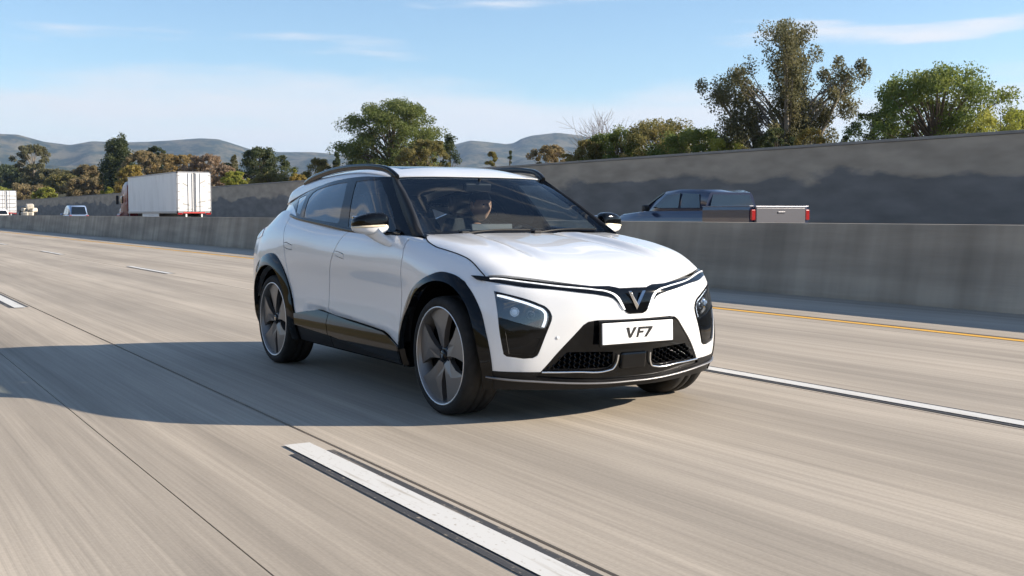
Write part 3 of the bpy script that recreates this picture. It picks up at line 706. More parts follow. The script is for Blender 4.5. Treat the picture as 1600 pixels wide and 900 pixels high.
PR = split_chart(ROOF, [('sunroof', sr), ('roof', None)], [], [], .03)
rf = panel('roof', ROOF, PR['roof'], M_['paint'], car, thick=.02)
panel('sunroof', ROOF, PR['sunroof'], M_['gloss'], rf, thick=.01, offset=.001)
RG = Net([[(-1.80, 0, 1.40), (-1.79, .3, 1.395), (-1.77, .50, 1.38), (-1.72, .60, 1.345), (-1.66, .66, 1.30)],
          [(-1.93, 0, 1.28), (-1.91, .3, 1.275), (-1.87, .53, 1.265), (-1.79, .64, 1.245), (-1.70, .71, 1.235)],
          [(-2.06, 0, 1.15), (-2.03, .3, 1.145), (-1.97, .55, 1.13), (-1.87, .67, 1.13), (-1.75, .76, 1.165)]])
panel('rear_window', RG, split_chart(RG, [('g', None)], [], [], .05)['g'], M_['prg'], car, thick=0)
MB().box((-1.99, 0, 1.02), (.18, .6, .015)).build('parcel_shelf', M_['trim'], car)
# closing strip between the fender top, the door top and the cowl
for s_ in (-1, 1):
    xs = np.linspace(1.12, .50, 14); e_ = [BODY.ev([BODY.uv_of((x, .85, 1.07))[0]], [Vt])[0] for x in xs]
    MB().loft([[(x, (w+.002)*s_, z-.004), (x, (w-.05)*s_, z+.006), (x, (w-.10)*s_, z-.002), (x, (w-.10)*s_, z-.03), (x, w*s_, z-.03)] for x, w, z in e_]).build('fender_top', M_['paint'], car)
# cowl and wipers
cw = MB(); rings = []
for yy in np.linspace(-.76, .76, 21):
    k = abs(yy); x0 = np.interp(k, [0, .3, .55, .69, .77], [.80, .81, .84, .87, .91]); xh = np.interp(k, [0, .25, .48, .64, .775], [.77, .78, .82, .87, .91])
    zz = np.interp(k, [0, .48, .77], [1.077, 1.072, 1.062]); rings.append([(x0-.03, yy, zz+.014), (xh+.05, yy, zz-.004), (xh+.05, yy, zz-.05), (x0-.03, yy, zz-.05)])
cw.loft(rings).build('cowl', M_['plastic'], car)
for y0, y1, xa in ((-.42, .12, .85), (.16, .66, .84)):
    p = [(xa, y0, 1.083), (xa-.025, (y0+y1)/2, 1.105), (xa-.03+.04*(y1 > .5), y1, 1.102)]
    w_ = MB(); w_.tube(smoothpath(p, 5), .007, 6); w_.box((xa, y0, 1.086), (.05, .06, .025), bev=.006); wo_ = w_.build('wiper', M_['plastic'], car)
# door mirrors
for s_ in (-1, 1):
    dm = empty('door_mirror', (0, 0, 0), parent=car)
    def superell(c, a, n1, cut, top, e1=.55, e2=.6, nu=36, nv=20):
        f = lambda t, e: math.copysign(abs(t)**e, t); V = []; F = []
        for i in range(nv+1):
            ph = -math.pi/2+math.pi*i/nv
            for j in range(nu):
                th = 2*math.pi*j/nu; x = f(math.cos(ph), e1)*f(math.cos(th), e2); y = f(math.cos(ph), e1)*f(math.sin(th), e2); z = f(math.sin(ph), e1)
                z = max(z, cut) if top else min(z, cut)
                tap = 1-.28*max(0, y)                                  # narrower towards the tip
                V.append((c[0]+a[0]*x*tap-.03*y*abs(y), (c[1]+a[1]*y), c[2]+a[2]*z*tap-.006*y))
        F = [(i*nu+j, i*nu+(j+1) % nu, (i+1)*nu+(j+1) % nu, (i+1)*nu+j) for i in range(nv) for j in range(nu)]
        return V, F
    c = (.585, .982, 1.148)
    for nm, top, mm, gr in (('mirror_cap', True, 'gloss', 0), ('mirror_shell', False, 'paint', -.0)):
        V, F = superell(c, (.072, .112, .074), 1, -.30, top); b_ = MB(); b_.add([(x, y*s_, z) for x, y, z in V], F, True); b_.build(nm, M_[mm], dm)
    arm = smoothpath([(.60, .955, 1.100), (.625, .945, 1.082), (.67, .925, 1.052), (.735, .895, 1.022)], 5)
    b_ = MB(); b_.loft([[(x+dx*k_, (y+dy*k_)*s_, z+dz*k_) for dx, dy, dz in ((.045, .0, .018), (.05, .0, -.006), (.01, .03, -.022), (-.05, .035, -.018), (-.055, .0, .012), (-.02, -.02, .024))] for (x, y, z), k_ in zip(arm, np.linspace(1.25, .85, len(arm)))])
    b_.build('mirror_arm', M_['paint'], dm)
    b_ = MB(); b_.box((.505, .985*s_, 1.15), (.012, .17, .10), bev=.004); b_.build('mirror_glass', M_['chrome'], dm)
    b_ = MB(); V, F = superell((.587, .985, 1.132), (.0735, .1125, .013), 1, -2, True, nu=24, nv=8); b_.add([(x, y*s_, z) for x, y, z in V], F, True); b_.build('indicator', M_['amber'], dm)

# wheels
def wheel(x, s_):
    w = empty('wheel', (x, .80*s_, .36), parent=car)
    R0, ww = .36, .1225
    def face(mb): mb.V = [(a, b*s_, c) for a, b, c in mb.V]; return mb
    prof = [(.285, -ww+.02), (.30, -ww+.004), (.325, -ww), (.345, -ww+.008), (.356, -ww+.024), (R0, -ww+.05), (R0, -.032), (R0-.009, -.030), (R0-.009, -.020), (R0, -.018), (R0, .018), (R0-.009, .020), (R0-.009, .030), (R0, .032), (R0, ww-.05), (.356, ww-.024), (.345, ww-.008), (.325, ww), (.30, ww-.004), (.288, ww-.014), (.285, ww-.02)]
    face(MB().lathe(prof, 72, 'y')).build('tyre', M_['rubber'], w)
    face(MB().lathe([(.288, -.10), (.288, .095), (.294, .108), (.300, .111), (.300, .116), (.291, .117), (.284, .110), (.280, .09), (.262, .06), (.262, -.09)], 72, 'y', closed=True)).build('rim', M_['alloy'], w)
    face(MB().lathe([(.2985, .1172), (.2985, .1190), (.2905, .1190), (.2905, .1172)], 72, 'y', closed=True)).build('rim_edge', M_['ring'], w)
    face(MB().lathe([(.0, .03), (.27, .03), (.27, .0), (.0, .0)], 48, 'y')).build('wheel_back', M_['dark'], w)
    for k in range(5):
        a0 = 2*math.pi*k/5+.5; sp_ = MB(); top = []; 
        # broad twisted aero blade: outline in polar coordinates
        out = [(.055, -.52), (.10, -.44), (.17, -.47), (.24, -.52), (.286, -.55), (.286, -.30), (.286, -.05), (.286, .20), (.286, .42), (.24, .37), (.17, .30), (.10, .36), (.055, .55)]
        hgt = lambda r, t: .104-.016*(t+.55)-.016*max(0, (.12-r)/.12)
        A = [(r*math.cos(a0+t), hgt(r, t), r*math.sin(a0+t)) for r, t in out]; B = [(a, h-.035, c) for a, h, c in A]; n = len(A); ctr = (.17*math.cos(a0-.05), .1005, .17*math.sin(a0-.05))
        sp_.add(A+B+[ctr], [(i, (i+1) % n, 2*n) for i in range(n)]+[(i, (i+1) % n, n+(i+1) % n, n+i) for i in range(n)])
        face(sp_).build('spoke', M_['alloy'], w)
    face(MB().lathe([(0, .098), (.03, .098), (.034, .094), (.036, .08)], 32, 'y')).build('hub_cap', M_['gloss'], w)
    face(MB().lathe([(.036, .085), (.062, .083), (.066, .06)], 32, 'y')).build('hub', M_['housing'], w)
    b_ = MB()
    for q in (-1, 1): b_.add([(q*.017, .1, .013), (q*.008, .1, .013), (0, .1, -.006), (0, .1, -.016)], [(0, 1, 2, 3)])
    face(b_).build('hub_emblem', M_['chrome'], w)
    face(MB().lathe([(.05, .02), (.175, .02), (.175, -.01), (.05, -.01)], 32, 'y', closed=True)).build('brake_disc', M_['grey'], w)
    return w
for x in (1.42, -1.42):
    for s_ in (-1, 1):
        wheel(x, s_)
        cxx = 1.385 if x > 0 else -1.425; rr = .47 if x > 0 else .42
        b_ = MB(); rings = []
        for t in np.linspace(-.15, math.pi+.15, 26):
            rings.append([(cxx+rr*math.cos(t)*1.03, yy*s_, .36+rr*math.sin(t)*.99) for yy in ((.85 if math.cos(t) < .2 else .80) if x > 0 else .88, .50)])
        V = [v for r in rings for v in r]; b_.add(V, [(2*i, 2*i+1, 2*i+3, 2*i+2) for i in range(len(rings)-1)], True)
        n_ = len(rings); b_.add([r[1] for r in rings], [tuple(range(n_))]); b_.build('wheel_well', M_['dark'], car)
# underbody and inner shell that keeps light out of the panel gaps
ub = MB(); ub.box((0, 0, .285), (1.75, 1.70, .13), bev=.02); ub.box((1.90, 0, .30), (.16, .9, .14), bev=.02); ub.box((1.42, 0, .32), (1.05, .96, .16)); ub.box((-1.42, 0, .32), (1.0, .96, .14)); ub.box((-2.0, 0, .36), (.24, 1.3, .16)); ub.build('underbody', M_['dark'], car)
for s_ in (-1, 1):
    b_ = MB(); b_.box((-.0, .82*s_, .70), (1.80, .06, .62)); b_.build('door_lining', M_['trim'], car)
bk = MB(); bk.box((1.90, 0, .50), (.10, 1.25, .44)); bk.box((1.35, 0, .80), (.9, 1.0, .16)); bk.build('engine_bay', M_['dark'], car)
# cabin
MB().box((-.35, 0, .36), (2.4, 1.5, .04)).build('cabin_floor', M_['trim'], car)
db = MB(); db.loft([[(.80, y, 1.03), (.62, y, 1.055), (.42, y, 1.03), (.38, y, .95), (.45, y, .75), (.85, y, .75)] for y in (-.74, -.5, 0, .5, .74)]); dash = db.build('dashboard', M_['trim'], car)
ds = MB(); ds.box((.44, .045, 1.085), (.018, .34, .115), rot=(0, rad(-10), 0), bev=.005); ds.build('centre_display', M_['screen'], car)
hd = MB(); hd.box((.70, .37, 1.075), (.10, .16, .02), rot=(0, rad(-18), 0), bev=.004); hd.build('head_up_display', M_['screen'], car)
sw = MB(); pts = []
for k in range(33):
    t = 2*math.pi*k/32; pts.append((.29+.06*math.sin(t)*1.0, .37+.175*math.cos(t), .955+.165*math.sin(t)))
sw.tube(pts, .015, 8, cap=False); sw.box((.30, .37, .945), (.05, .14, .10), bev=.015); sw.box((.30, .37, .95), (.02, .33, .03), bev=.008); sw.tube([(.30, .37, .95), (.48, .37, .90)], .03, 8); sw.build('steering_wheel', M_['trim'], car)
def seat(x, y, front=True):
    st = empty('seat', (x, y, .36), parent=car)
    b_ = MB(); b_.box((.05, 0, .14), (.52, .50, .16), rot=(0, rad(-6), 0), bev=.05); b_.build('cushion', M_['seat'], st)
    b_ = MB(); b_.loft([[(-.20+dx-.30*f*.62, yy*wd, .20+f*.62) for dx, yy in ((.06, -.24), (.0, -.25), (-.07, -.2), (-.07, .2), (.0, .25), (.06, .24), (.045, .12), (.045, -.12))] for f, wd in ((0, .95), (.25, 1), (.6, 1.0), (.9, .85), (1.0, .7))]); b_.build('backrest', M_['seat'], st)
    b_ = MB(); b_.box((-.41, 0, .925), (.10, .26, .17), rot=(0, rad(-12), 0), bev=.035); b_.tube([(-.40, -.06, .86), (-.39, -.06, .78)], .006, 6); b_.tube([(-.40, .06, .86), (-.39, .06, .78)], .006, 6); b_.build('headrest', M_['seat'], st)
for y in (-.37, .37): seat(-.13, y); seat(-1.02, y)
b_ = MB(); b_.box((.305, 0, 1.405), (.04, .22, .065), rot=(0, rad(15), 0), bev=.012); b_.tube([(.33, 0, 1.43), (.34, 0, 1.47)], .012, 8); b_.build('rear_view_mirror', M_['plastic'], car)
hl_ = MB(); hl_.loft([[(x, y, z) for y, z in ((-.60, zt-.05), (-.35, zt-.025), (.35, zt-.025), (.60, zt-.05))] for x, zt in ((.20, 1.475), (0, 1.52), (-.5, 1.545), (-1.2, 1.50), (-1.7, 1.42))], cap=False); hl_.build('headliner', M_['trim'], car)
# ================================================================ the driver, seated behind the wheel
def make_driver():
    sk = bpy.data.meshes.new('skeleton'); J = {}; V = []; E = []; Rr = []
    def j(n, p, r, par=None):
        J[n] = len(V); V.append(p); Rr.append(r)
        if par: E.append((J[par], J[n]))
    Y0 = .37
    j('pel', (-.30, Y0, .62), .125); j('bel', (-.335, Y0, .78), .122, 'pel'); j('che', (-.355, Y0, .95), .135, 'bel'); j('nb', (-.335, Y0, 1.085), .060, 'che'); j('nk', (-.315, Y0, 1.15), .052, 'nb')
    for n, s in (('l', 1), ('r', -1)):
        j('sh'+n, (-.335, Y0+s*.165, 1.03), .066, 'che'); j('ua'+n, (-.24, Y0+s*.225, .93), .048, 'sh'+n); j('el'+n, (-.09, Y0+s*.245, .83), .042, 'ua'+n); j('fa'+n, (.08, Y0+s*.215, .91), .038, 'el'+n); j('wr'+n, (.20, Y0+s*.19, .985), .026, 'fa'+n); j('pa'+n, (.262, Y0+s*.186, 1.005), .029, 'wr'+n)
        for k in range(4):                                    # fingers closed over the rim
            dz = (.024-.016*k); j('f%d%s' % (k, n), (.300, Y0+s*(.196-.0*k), 1.005+dz), .0095, 'pa'+n); j('g%d%s' % (k, n), (.322, Y0+s*.180, 1.002+dz), .0088, 'f%d%s' % (k, n)); j('h%d%s' % (k, n), (.316, Y0+s*.155, 1.0+dz), .0078, 'g%d%s' % (k, n))
        j('t1'+n, (.268, Y0+s*.158, 1.024), .0105, 'pa'+n); j('t2'+n, (.288, Y0+s*.140, 1.034), .009, 't1'+n)
        j('hp'+n, (-.22, Y0+s*.095, .625), .088, 'pel'); j('kn'+n, (.13, Y0+s*.12, .665), .062, 'hp'+n); j('an'+n, (.40, Y0+s*.11, .42), .042, 'kn'+n); j('to'+n, (.53, Y0+s*.11, .43), .036, 'an'+n)
    sk.from_pydata(V, E, []); ob = bpy.data.objects.new('skeleton', sk); COL.objects.link(ob)
    sm = ob.modifiers.new('skin', 'SKIN'); sm.use_smooth_shade = True; ob.modifiers.new('sub', 'SUBSURF').levels = 1
    for i, r in enumerate(Rr): sk.skin_vertices[0].data[i].radius = (r, r)
    sk.skin_vertices[0].data[0].use_root = True
    dg = bpy.context.evaluated_depsgraph_get(); ev = bpy.data.meshes.new_from_object(ob.evaluated_get(dg)); bm = bmesh.new(); bm.from_mesh(ev)
    # head: face looks towards +x and a little to the left
    hb = bmesh.new(); bmesh.ops.create_uvsphere(hb, u_segments=40, v_segments=28, radius=1)
    for v in hb.verts:
        x, y, z = v.co; d = max(0, x)
        sx, sy, sz = .098, .076, .120
        if z < 0: sy *= 1-.30*(-z)**1.5; sx *= 1-.10*(-z)
        X, Y, Z = x*sx, y*sy, z*sz
        if x < 0 and z < -.35: X *= .75
        g = lambda cy, cz, wy, wz: math.exp(-((y-cy)/wy)**2-((z-cz)/wz)**2)
        if x > 0:
            X += .030*g(0, -.18, .14, .15)+.016*g(0, .02, .10, .22)      # nose
            X += .007*g(0, .24, .6, .08)                                  # brow
            X -= .012*(g(.36, .08, .18, .10)+g(-.36, .08, .18, .10))      # eye sockets
            X += .008*(g(0, -.47, .26, .05)+g(0, -.57, .24, .05))-.005*g(0, -.52, .26, .03)   # lips
            X += .012*g(0, -.82, .3, .14)                                 # chin
        if abs(y) > .9 and abs(z+.02) < .26 and -.25 < x < .12: Y *= 1.20      # ears
        v.co = Vector((X, Y, Z))
    bmesh.ops.rotate(hb, verts=hb.verts, cent=(0, 0, 0), matrix=Matrix.Rotation(rad(8), 3, 'Z')); bmesh.ops.translate(hb, verts=hb.verts, vec=(-.275, Y0, 1.275))
    tmp = bpy.data.meshes.new('tmp'); hb.to_mesh(tmp); bm.from_mesh(tmp); hb.free()
    me = bpy.data.meshes.new('body'); bm.to_mesh(me); bm.free(); bpy.data.objects.remove(ob)
    o2 = bpy.data.objects.new('person', me); COL.objects.link(o2); rm = o2.modifiers.new('remesh', 'REMESH'); rm.mode = 'VOXEL'; rm.voxel_size = .0065; rm.use_smooth_shade = True
    o2.modifiers.new('smooth', 'SMOOTH').iterations = 2
    dg = bpy.context.evaluated_depsgraph_get(); fin = bpy.data.meshes.new_from_object(o2.evaluated_get(dg)); o2.modifiers.clear(); o2.data = fin
    fin.materials.clear()
    for m in (noisy('skin', (.52, .30, .21), (.46, .26, .18), 25, .5), noisy('dark_shirt', (.035, .042, .055), (.05, .055, .07), 30, .85), noisy('trousers', (.03, .03, .035), (.045, .045, .05), 30, .85)): fin.materials.append(m)
    for p in fin.polygons:
        c = p.center; p.material_index = 0 if (c.z > 1.125+.25*(c.x+.33)*0 or (c.x > .185 and c.z > .93)) else (1 if c.z > .70 and c.x < .25 else 2); p.use_smooth = True
    # hair
    hm = MB(); Vh = []; Fh = []; nu, nv = 32, 12
    for i in range(nv+1):
        ph = rad(92)*i/nv
        for k in range(nu):
            th = 2*math.pi*k/nu; x, y, z = math.sin(ph)*math.cos(th), math.sin(ph)*math.sin(th), math.cos(ph)
            lim = .30 if x > .35 else -.28; zz = max(z, lim+.0*x); q = .106+.003*math.sin(9*th)
            Vh.append((x*q-.006, y*.083, zz*.129+.004))
    Fh = [(i*nu+k, i*nu+(k+1) % nu, (i+1)*nu+(k+1) % nu, (i+1)*nu+k) for i in range(nv) for k in range(nu)]
    hm.add(Vh, Fh, True); hr = hm.build('hair', noisy('dark_hair', (.018, .013, .010), (.035, .026, .02), 60, .6), o2, (-.275, Y0, 1.278), (0, 0, rad(8)))
    for s in (-1, 1):
        e = MB(); e.lathe([(0, .011), (.006, .0095), (.010, .005), (.011, 0), (.009, -.006)], 14, 'x'); e.build('eye', mat('eye_dark', (.03, .025, .02), .2), o2, tuple(Vector((-.275, Y0, 1.275))+Matrix.Rotation(rad(8), 3, 'Z') @ Vector((.074, s*.030, .010))))
    return o2
drv = make_driver(); tag(drv, 'driver in a dark shirt with both hands on the steering wheel', 'person')
drv.rotation_euler = (0, 0, rad(1.14))
# ================================================================ setting: road, barrier, wall, land
PX = 1777.7
CAMP = Vector(cam.location)
_f = Vector((-math.cos(_yaw)*math.cos(_pit), math.sin(_yaw)*math.cos(_pit), -math.sin(_pit)))
_r = _f.cross(Vector((0, 0, 1))).normalized(); _u = _r.cross(_f)
def bearing(px, Y):
    """ground position where the line of sight of a photo column meets the line y = Y"""
    d = _f+_r*((px-800)/PX); t = (Y-CAMP.y)/d.y; return CAMP.x+d.x*t, Y, d.length*t*1.0
def height_at(px, py, Y):
    d = _f+_r*((px-800)/PX)-_u*((py-450)/PX); t = (Y-CAMP.y)/d.y; return CAMP.z+d.z*t

def nodes(m): return m.node_tree, m.node_tree.nodes['Principled BSDF']
def concrete_road():
    m = mat('road_concrete', (.33, .29, .24), .78, spec=.35); t, b = nodes(m); L = t.links.new
    def nd(k, **kw):
        n = t.nodes.new(k)
        for a, v in kw.items(): setattr(n, a, v)
        return n
    tc = nd('ShaderNodeTexCoord')
    def noise(scale, detail, stretch, rough=.55):
        mp_ = nd('ShaderNodeMapping'); mp_.inputs['Scale'].default_value = stretch; L(tc.outputs['Object'], mp_.inputs[0])
        n = nd('ShaderNodeTexNoise'); n.inputs['Scale'].default_value = scale; n.inputs['Detail'].default_value = detail; n.inputs['Roughness'].default_value = rough; L(mp_.outputs[0], n.inputs['Vector']); return n.outputs[0]
    def rng_(v, a, b_, c, d):
        r = nd('ShaderNodeMapRange'); r.inputs[1].default_value = a; r.inputs[2].default_value = b_; r.inputs[3].default_value = c; r.inputs[4].default_value = d; L(v, r.inputs[0]); return r.outputs[0]
    def mul(a, b_):
        n = nd('ShaderNodeMath', operation='MULTIPLY'); L(a, n.inputs[0]); (L(b_, n.inputs[1]) if not isinstance(b_, float) else setattr(n.inputs[1], 'default_value', b_)); return n.outputs[0]
    fine = rng_(noise(1, 8, (.35, 38, 1), .75), .28, .72, .78, 1.17)       # longitudinal tining and tyre scuffs
    mid = rng_(noise(1, 5, (.10, 5.5, 1), .6), .3, .7, .80, 1.12)
    blot = rng_(noise(1, 5, (.16, .75, 1), .6), .3, .7, .80, 1.10)
    grain = rng_(noise(60, 3, (1, 1, 1)), .3, .7, .93, 1.06)
    sx = nd('ShaderNodeSeparateXYZ'); L(tc.outputs['Object'], sx.inputs[0])
    def lane_wave(off, per):                                                # tyre-polished wheel paths and the oily strip between them
        a = nd('ShaderNodeMath', operation='ADD'); L(sx.outputs['Y'], a.inputs[0]); a.inputs[1].default_value = off
        w_ = nd('ShaderNodeMath', operation='MULTIPLY'); L(a.outputs[0], w_.inputs[0]); w_.inputs[1].default_value = 2*math.pi/per
        c = nd('ShaderNodeMath', operation='COSINE'); L(w_.outputs[0], c.inputs[0]); return rng_(c.outputs[0], -1, 1, 1.06, .86)
    k = mul(mul(mul(fine, mid), mul(blot, grain)), lane_wave(.93, 1.81))
    cx_ = nd('ShaderNodeMix', data_type='RGBA'); cx_.inputs['A'].default_value = (.402, .342, .270, 1); cx_.inputs['B'].default_value = (.425, .375, .312, 1); L(noise(1, 3, (.05, .6, 1)), cx_.inputs['Factor'])
    mx = nd('ShaderNodeMix', data_type='RGBA', blend_type='MULTIPLY'); mx.inputs['Factor'].default_value = 1; L(cx_.outputs['Result'], mx.inputs['A']); L(k, mx.inputs['B'])
    L(mx.outputs['Result'], b.inputs['Base Color'])
    bu = nd('ShaderNodeBump'); bu.inputs['Strength'].default_value = .25; bu.inputs['Distance'].default_value = .004; L(fine, bu.inputs['Height']); L(bu.outputs[0], b.inputs['Normal'])
    return m
def stained(name, c1, c2):
    """cast concrete with long horizontal scuffs and rain streaks running down"""
    m = noisy(name, c1, c2, 1.0, .88, stretch=(.22, 1, 2.2), bump=.25, bscale=9, spec=.2); t, b = nodes(m); L = t.links.new; src = b.inputs['Base Color'].links[0].from_socket
    tc = t.nodes.new('ShaderNodeTexCoord')
    for st, lo, hi, a in (((2.2, 1, .22), .35, .7, .72), ((.5, 1, .3), .4, .65, .85)):
        mp_ = t.nodes.new('ShaderNodeMapping'); mp_.inputs['Scale'].default_value = st; L(tc.outputs['Object'], mp_.inputs[0])
        n = t.nodes.new('ShaderNodeTexNoise'); n.inputs['Scale'].default_value = 1; n.inputs['Detail'].default_value = 7; L(mp_.outputs[0], n.inputs['Vector'])
        r = t.nodes.new('ShaderNodeMapRange'); r.inputs[1].default_value = lo; r.inputs[2].default_value = hi; r.inputs[3].default_value = 1.05; r.inputs[4].default_value = a; L(n.outputs[0], r.inputs[0])
        x = t.nodes.new('ShaderNodeMix'); x.data_type = 'RGBA'; x.blend_type = 'MULTIPLY'; x.inputs['Factor'].default_value = 1; L(src, x.inputs['A']); L(r.outputs[0], x.inputs['B']); src = x.outputs['Result']
    L(src, b.inputs['Base Color']); return m
def worn_paint(name, col):
    m = mat(name, col, .7, spec=.3); t, b = nodes(m); L = t.links.new
    tc = t.nodes.new('ShaderNodeTexCoord'); f = None
    for st, lo, hi, amt in (((1.2, 26, 1), .56, .74, .75), ((30, 45, 1), .60, .72, .8)):      # scuffs along the road and flaked specks
        mp_ = t.nodes.new('ShaderNodeMapping'); mp_.inputs['Scale'].default_value = st; L(tc.outputs['Object'], mp_.inputs[0])
        n = t.nodes.new('ShaderNodeTexNoise'); n.inputs['Scale'].default_value = 1; n.inputs['Detail'].default_value = 6; L(mp_.outputs[0], n.inputs['Vector'])
        r = t.nodes.new('ShaderNodeMapRange'); r.inputs[1].default_value = lo; r.inputs[2].default_value = hi; r.inputs[4].default_value = amt; L(n.outputs[0], r.inputs[0])
        if f is None: f = r.outputs[0]
        else: q = t.nodes.new('ShaderNodeMath'); q.operation = 'MAXIMUM'; L(f, q.inputs[0]); L(r.outputs[0], q.inputs[1]); f = q.outputs[0]
    x = t.nodes.new('ShaderNodeMix'); x.data_type = 'RGBA'; x.inputs['A'].default_value = (*col, 1); x.inputs['B'].default_value = (.33, .285, .225, 1); L(f, x.inputs['Factor']); L(x.outputs['Result'], b.inputs['Base Color']); return m
E_ = dict(
    road=concrete_road(), joint=mat('joint_sealant', (.035, .03, .027), .9), 
    white=worn_paint('road_paint_white', (.60, .59, .56)),
    black=worn_paint('road_paint_black', (.055, .055, .057)),
    yellow=worn_paint('road_paint_yellow', (.70, .38, .055)),
    barrier=stained('barrier_concrete', (.47, .40, .315), (.30, .26, .21)),
    asphalt=noisy('far_carriageway', (.22, .20, .18), (.17, .16, .145), .5, .85, stretch=(.1, 2, 1)),
    land=noisy('dry_grass_land', (.20, .15, .075), (.10, .095, .04), .035, .95, detail=9),
    hill=noisy('hill_scrub', (.115, .100, .062), (.010, .022, .014), .011, .95, detail=10, lo=.44, hi=.54),
)
for q in E_['hill'].node_tree.nodes:
    if q.type == 'TEX_NOISE': q.inputs['Roughness'].default_value = .80
def wall_mat():
    m = mat('sound_wall_concrete', (.2, .17, .14), .9, spec=.2); t, b = nodes(m); L = t.links.new
    def nd(k, **kw):
        n = t.nodes.new(k)
        for a, v in kw.items(): setattr(n, a, v)
        return n
    def math_(op, a, b_):
        n = nd('ShaderNodeMath', operation=op)
        for i, v in enumerate((a, b_)):
            if isinstance(v, (int, float)): n.inputs[i].default_value = v
            else: L(v, n.inputs[i])
        return n.outputs[0]
    tc = nd('ShaderNodeTexCoord'); sp_ = nd('ShaderNodeSeparateXYZ'); L(tc.outputs['Object'], sp_.inputs[0])
    mp_ = nd('ShaderNodeMapping'); mp_.inputs['Scale'].default_value = (.22, 1, .5); L(tc.outputs['Object'], mp_.inputs[0])
    n1 = nd('ShaderNodeTexNoise'); n1.inputs['Scale'].default_value = 1; n1.inputs['Detail'].default_value = 7; L(mp_.outputs[0], n1.inputs['Vector'])
    edge = math_('ADD', sp_.outputs['Z'], math_('MULTIPLY', math_('SUBTRACT', n1.outputs[0], .5), 2.6))    # overpainted lower field with a ragged upper edge
    r = nd('ShaderNodeMapRange'); r.inputs[1].default_value = 2.75; r.inputs[2].default_value = 2.95; L(edge, r.inputs[0])
    n2 = nd('ShaderNodeTexNoise'); n2.inputs['Scale'].default_value = 1; n2.inputs['Detail'].default_value = 6
    mp2 = nd('ShaderNodeMapping'); mp2.inputs['Scale'].default_value = (.5, 1, 1.6); L(tc.outputs['Object'], mp2.inputs[0]); L(mp2.outputs[0], n2.inputs['Vector'])
    x = nd('ShaderNodeMix', data_type='RGBA'); x.inputs['A'].default_value = (.215, .195, .178, 1); x.inputs['B'].default_value = (.43, .345, .262, 1); L(r.outputs[0], x.inputs['Factor'])
    v = nd('ShaderNodeMapRange'); v.inputs[1].default_value = .3; v.inputs[2].default_value = .7; v.inputs[3].default_value = .78; v.inputs[4].default_value = 1.15; L(n2.outputs[0], v.inputs[0])
    y = nd('ShaderNodeMix', data_type='RGBA', blend_type='MULTIPLY'); y.inputs['Factor'].default_value = 1; L(x.outputs['Result'], y.inputs['A']); L(v.outputs[0], y.inputs['B']); L(y.outputs['Result'], b.inputs['Base Color'])
    return m
def sheet(name, x0, x1, y0, y1, z, m, parent=None, xs=None):
    me = mesh(name, [(x0, y0, z), (x1, y0, z), (x1, y1, z), (x0, y1, z)], [(0, 1, 2, 3)]); return link(name, me, m, parent)
XF, XN = -700., 60.
road = struct(sheet('road', XF, XN, -14, 9.0, -.012, E_['joint']))
ys = [-13.9, -9.3, -5.36, -2.785, -2.765, -1.735, -1.715, 1.705, 1.72, 5.40, 5.415, 8.9]
slabs = [(-13.9, -5.37), (-5.355, -2.778), (-2.771, -1.797), (-1.775, 1.703), (1.718, 5.395), (5.41, 8.98)]
for a, b in slabs:
    mb = MB(); mb.box(((XF+XN)/2, (a+b)/2, -.015), (XN-XF, b-a, .03)); o = mb.build('lane_slab', E_['road'], road)
def stripe(name, x0, x1, yc, w, m, edge=None, we=None):
    s_ = sheet(name, x0, x1, yc-w/2, yc+w/2, .008 if edge else .004, m, road)
    if edge: sheet('dark_edging', x0+.22, x1-.1, yc-we/2, yc+we/2, .004, edge, road)
for k in range(-12, 3):
    a, b = (-12.0, -8.25) if k == -1 else (1.85+12.5*k, 5.5+12.5*k); stripe('lane_dash', a, b, -1.945, .14, E_['white'], E_['black'], .235)
for k in range(-14, 3): stripe('lane_dash', .30+12.5*k if k == 0 else 5.55+12.5*(k-1)+.0, 5.9 if k == 0 else 9.35+12.5*(k-1), 1.86, .125, E_['white'], E_['black'], .22)
stripe('edge_line', XF, XN, 5.72, .13, E_['yellow'])
sheet('edge_line_dark_band', XF, XN, 5.80, 5.86, .0042, E_['black'], road)  # narrow black band on the median side of the yellow line
far = struct(sheet('far_carriageway', XF, XN, 9.0, 32.2, -.02, E_['asphalt']))

# median barrier: single-slope concrete section
bs = [(8.30, 0), (8.30, .06), (8.47, 1.066), (8.476, 1.072), (8.784, 1.072), (8.79, 1.066), (8.96, .06), (8.96, 0)]
mb = MB(); mb.loft([[(x, y, z) for y, z in bs] for x in (XF, XN)], smooth=False); bar_o = mb.build('median_barrier', E_['barrier'])
tag(bar_o, 'long grey concrete median barrier running behind the white car', 'barrier')
# sound wall
WY = 33.
w = empty('sound_wall', (-150, WY, 0)); tag(w, 'tall stained concrete sound wall along the far carriageway', 'wall')
ztop = 4.22
m_w = wall_mat(); cap_m = noisy('wall_cap_concrete', (.33, .29, .25), (.26, .23, .2), 1.5, .85)
xs = np.arange(-500, 61, 8.)
mb = MB(); mb.box((-70, 0, ztop/2-.07), (700, .28, ztop-.12)); mb.build('wall_panel', m_w, w, (150-150, 0, 0))
mb = MB(); mb.box((-70, 0, ztop-.06), (700, .36, .12), bev=.02); mb.build('wall_cap', cap_m, w)

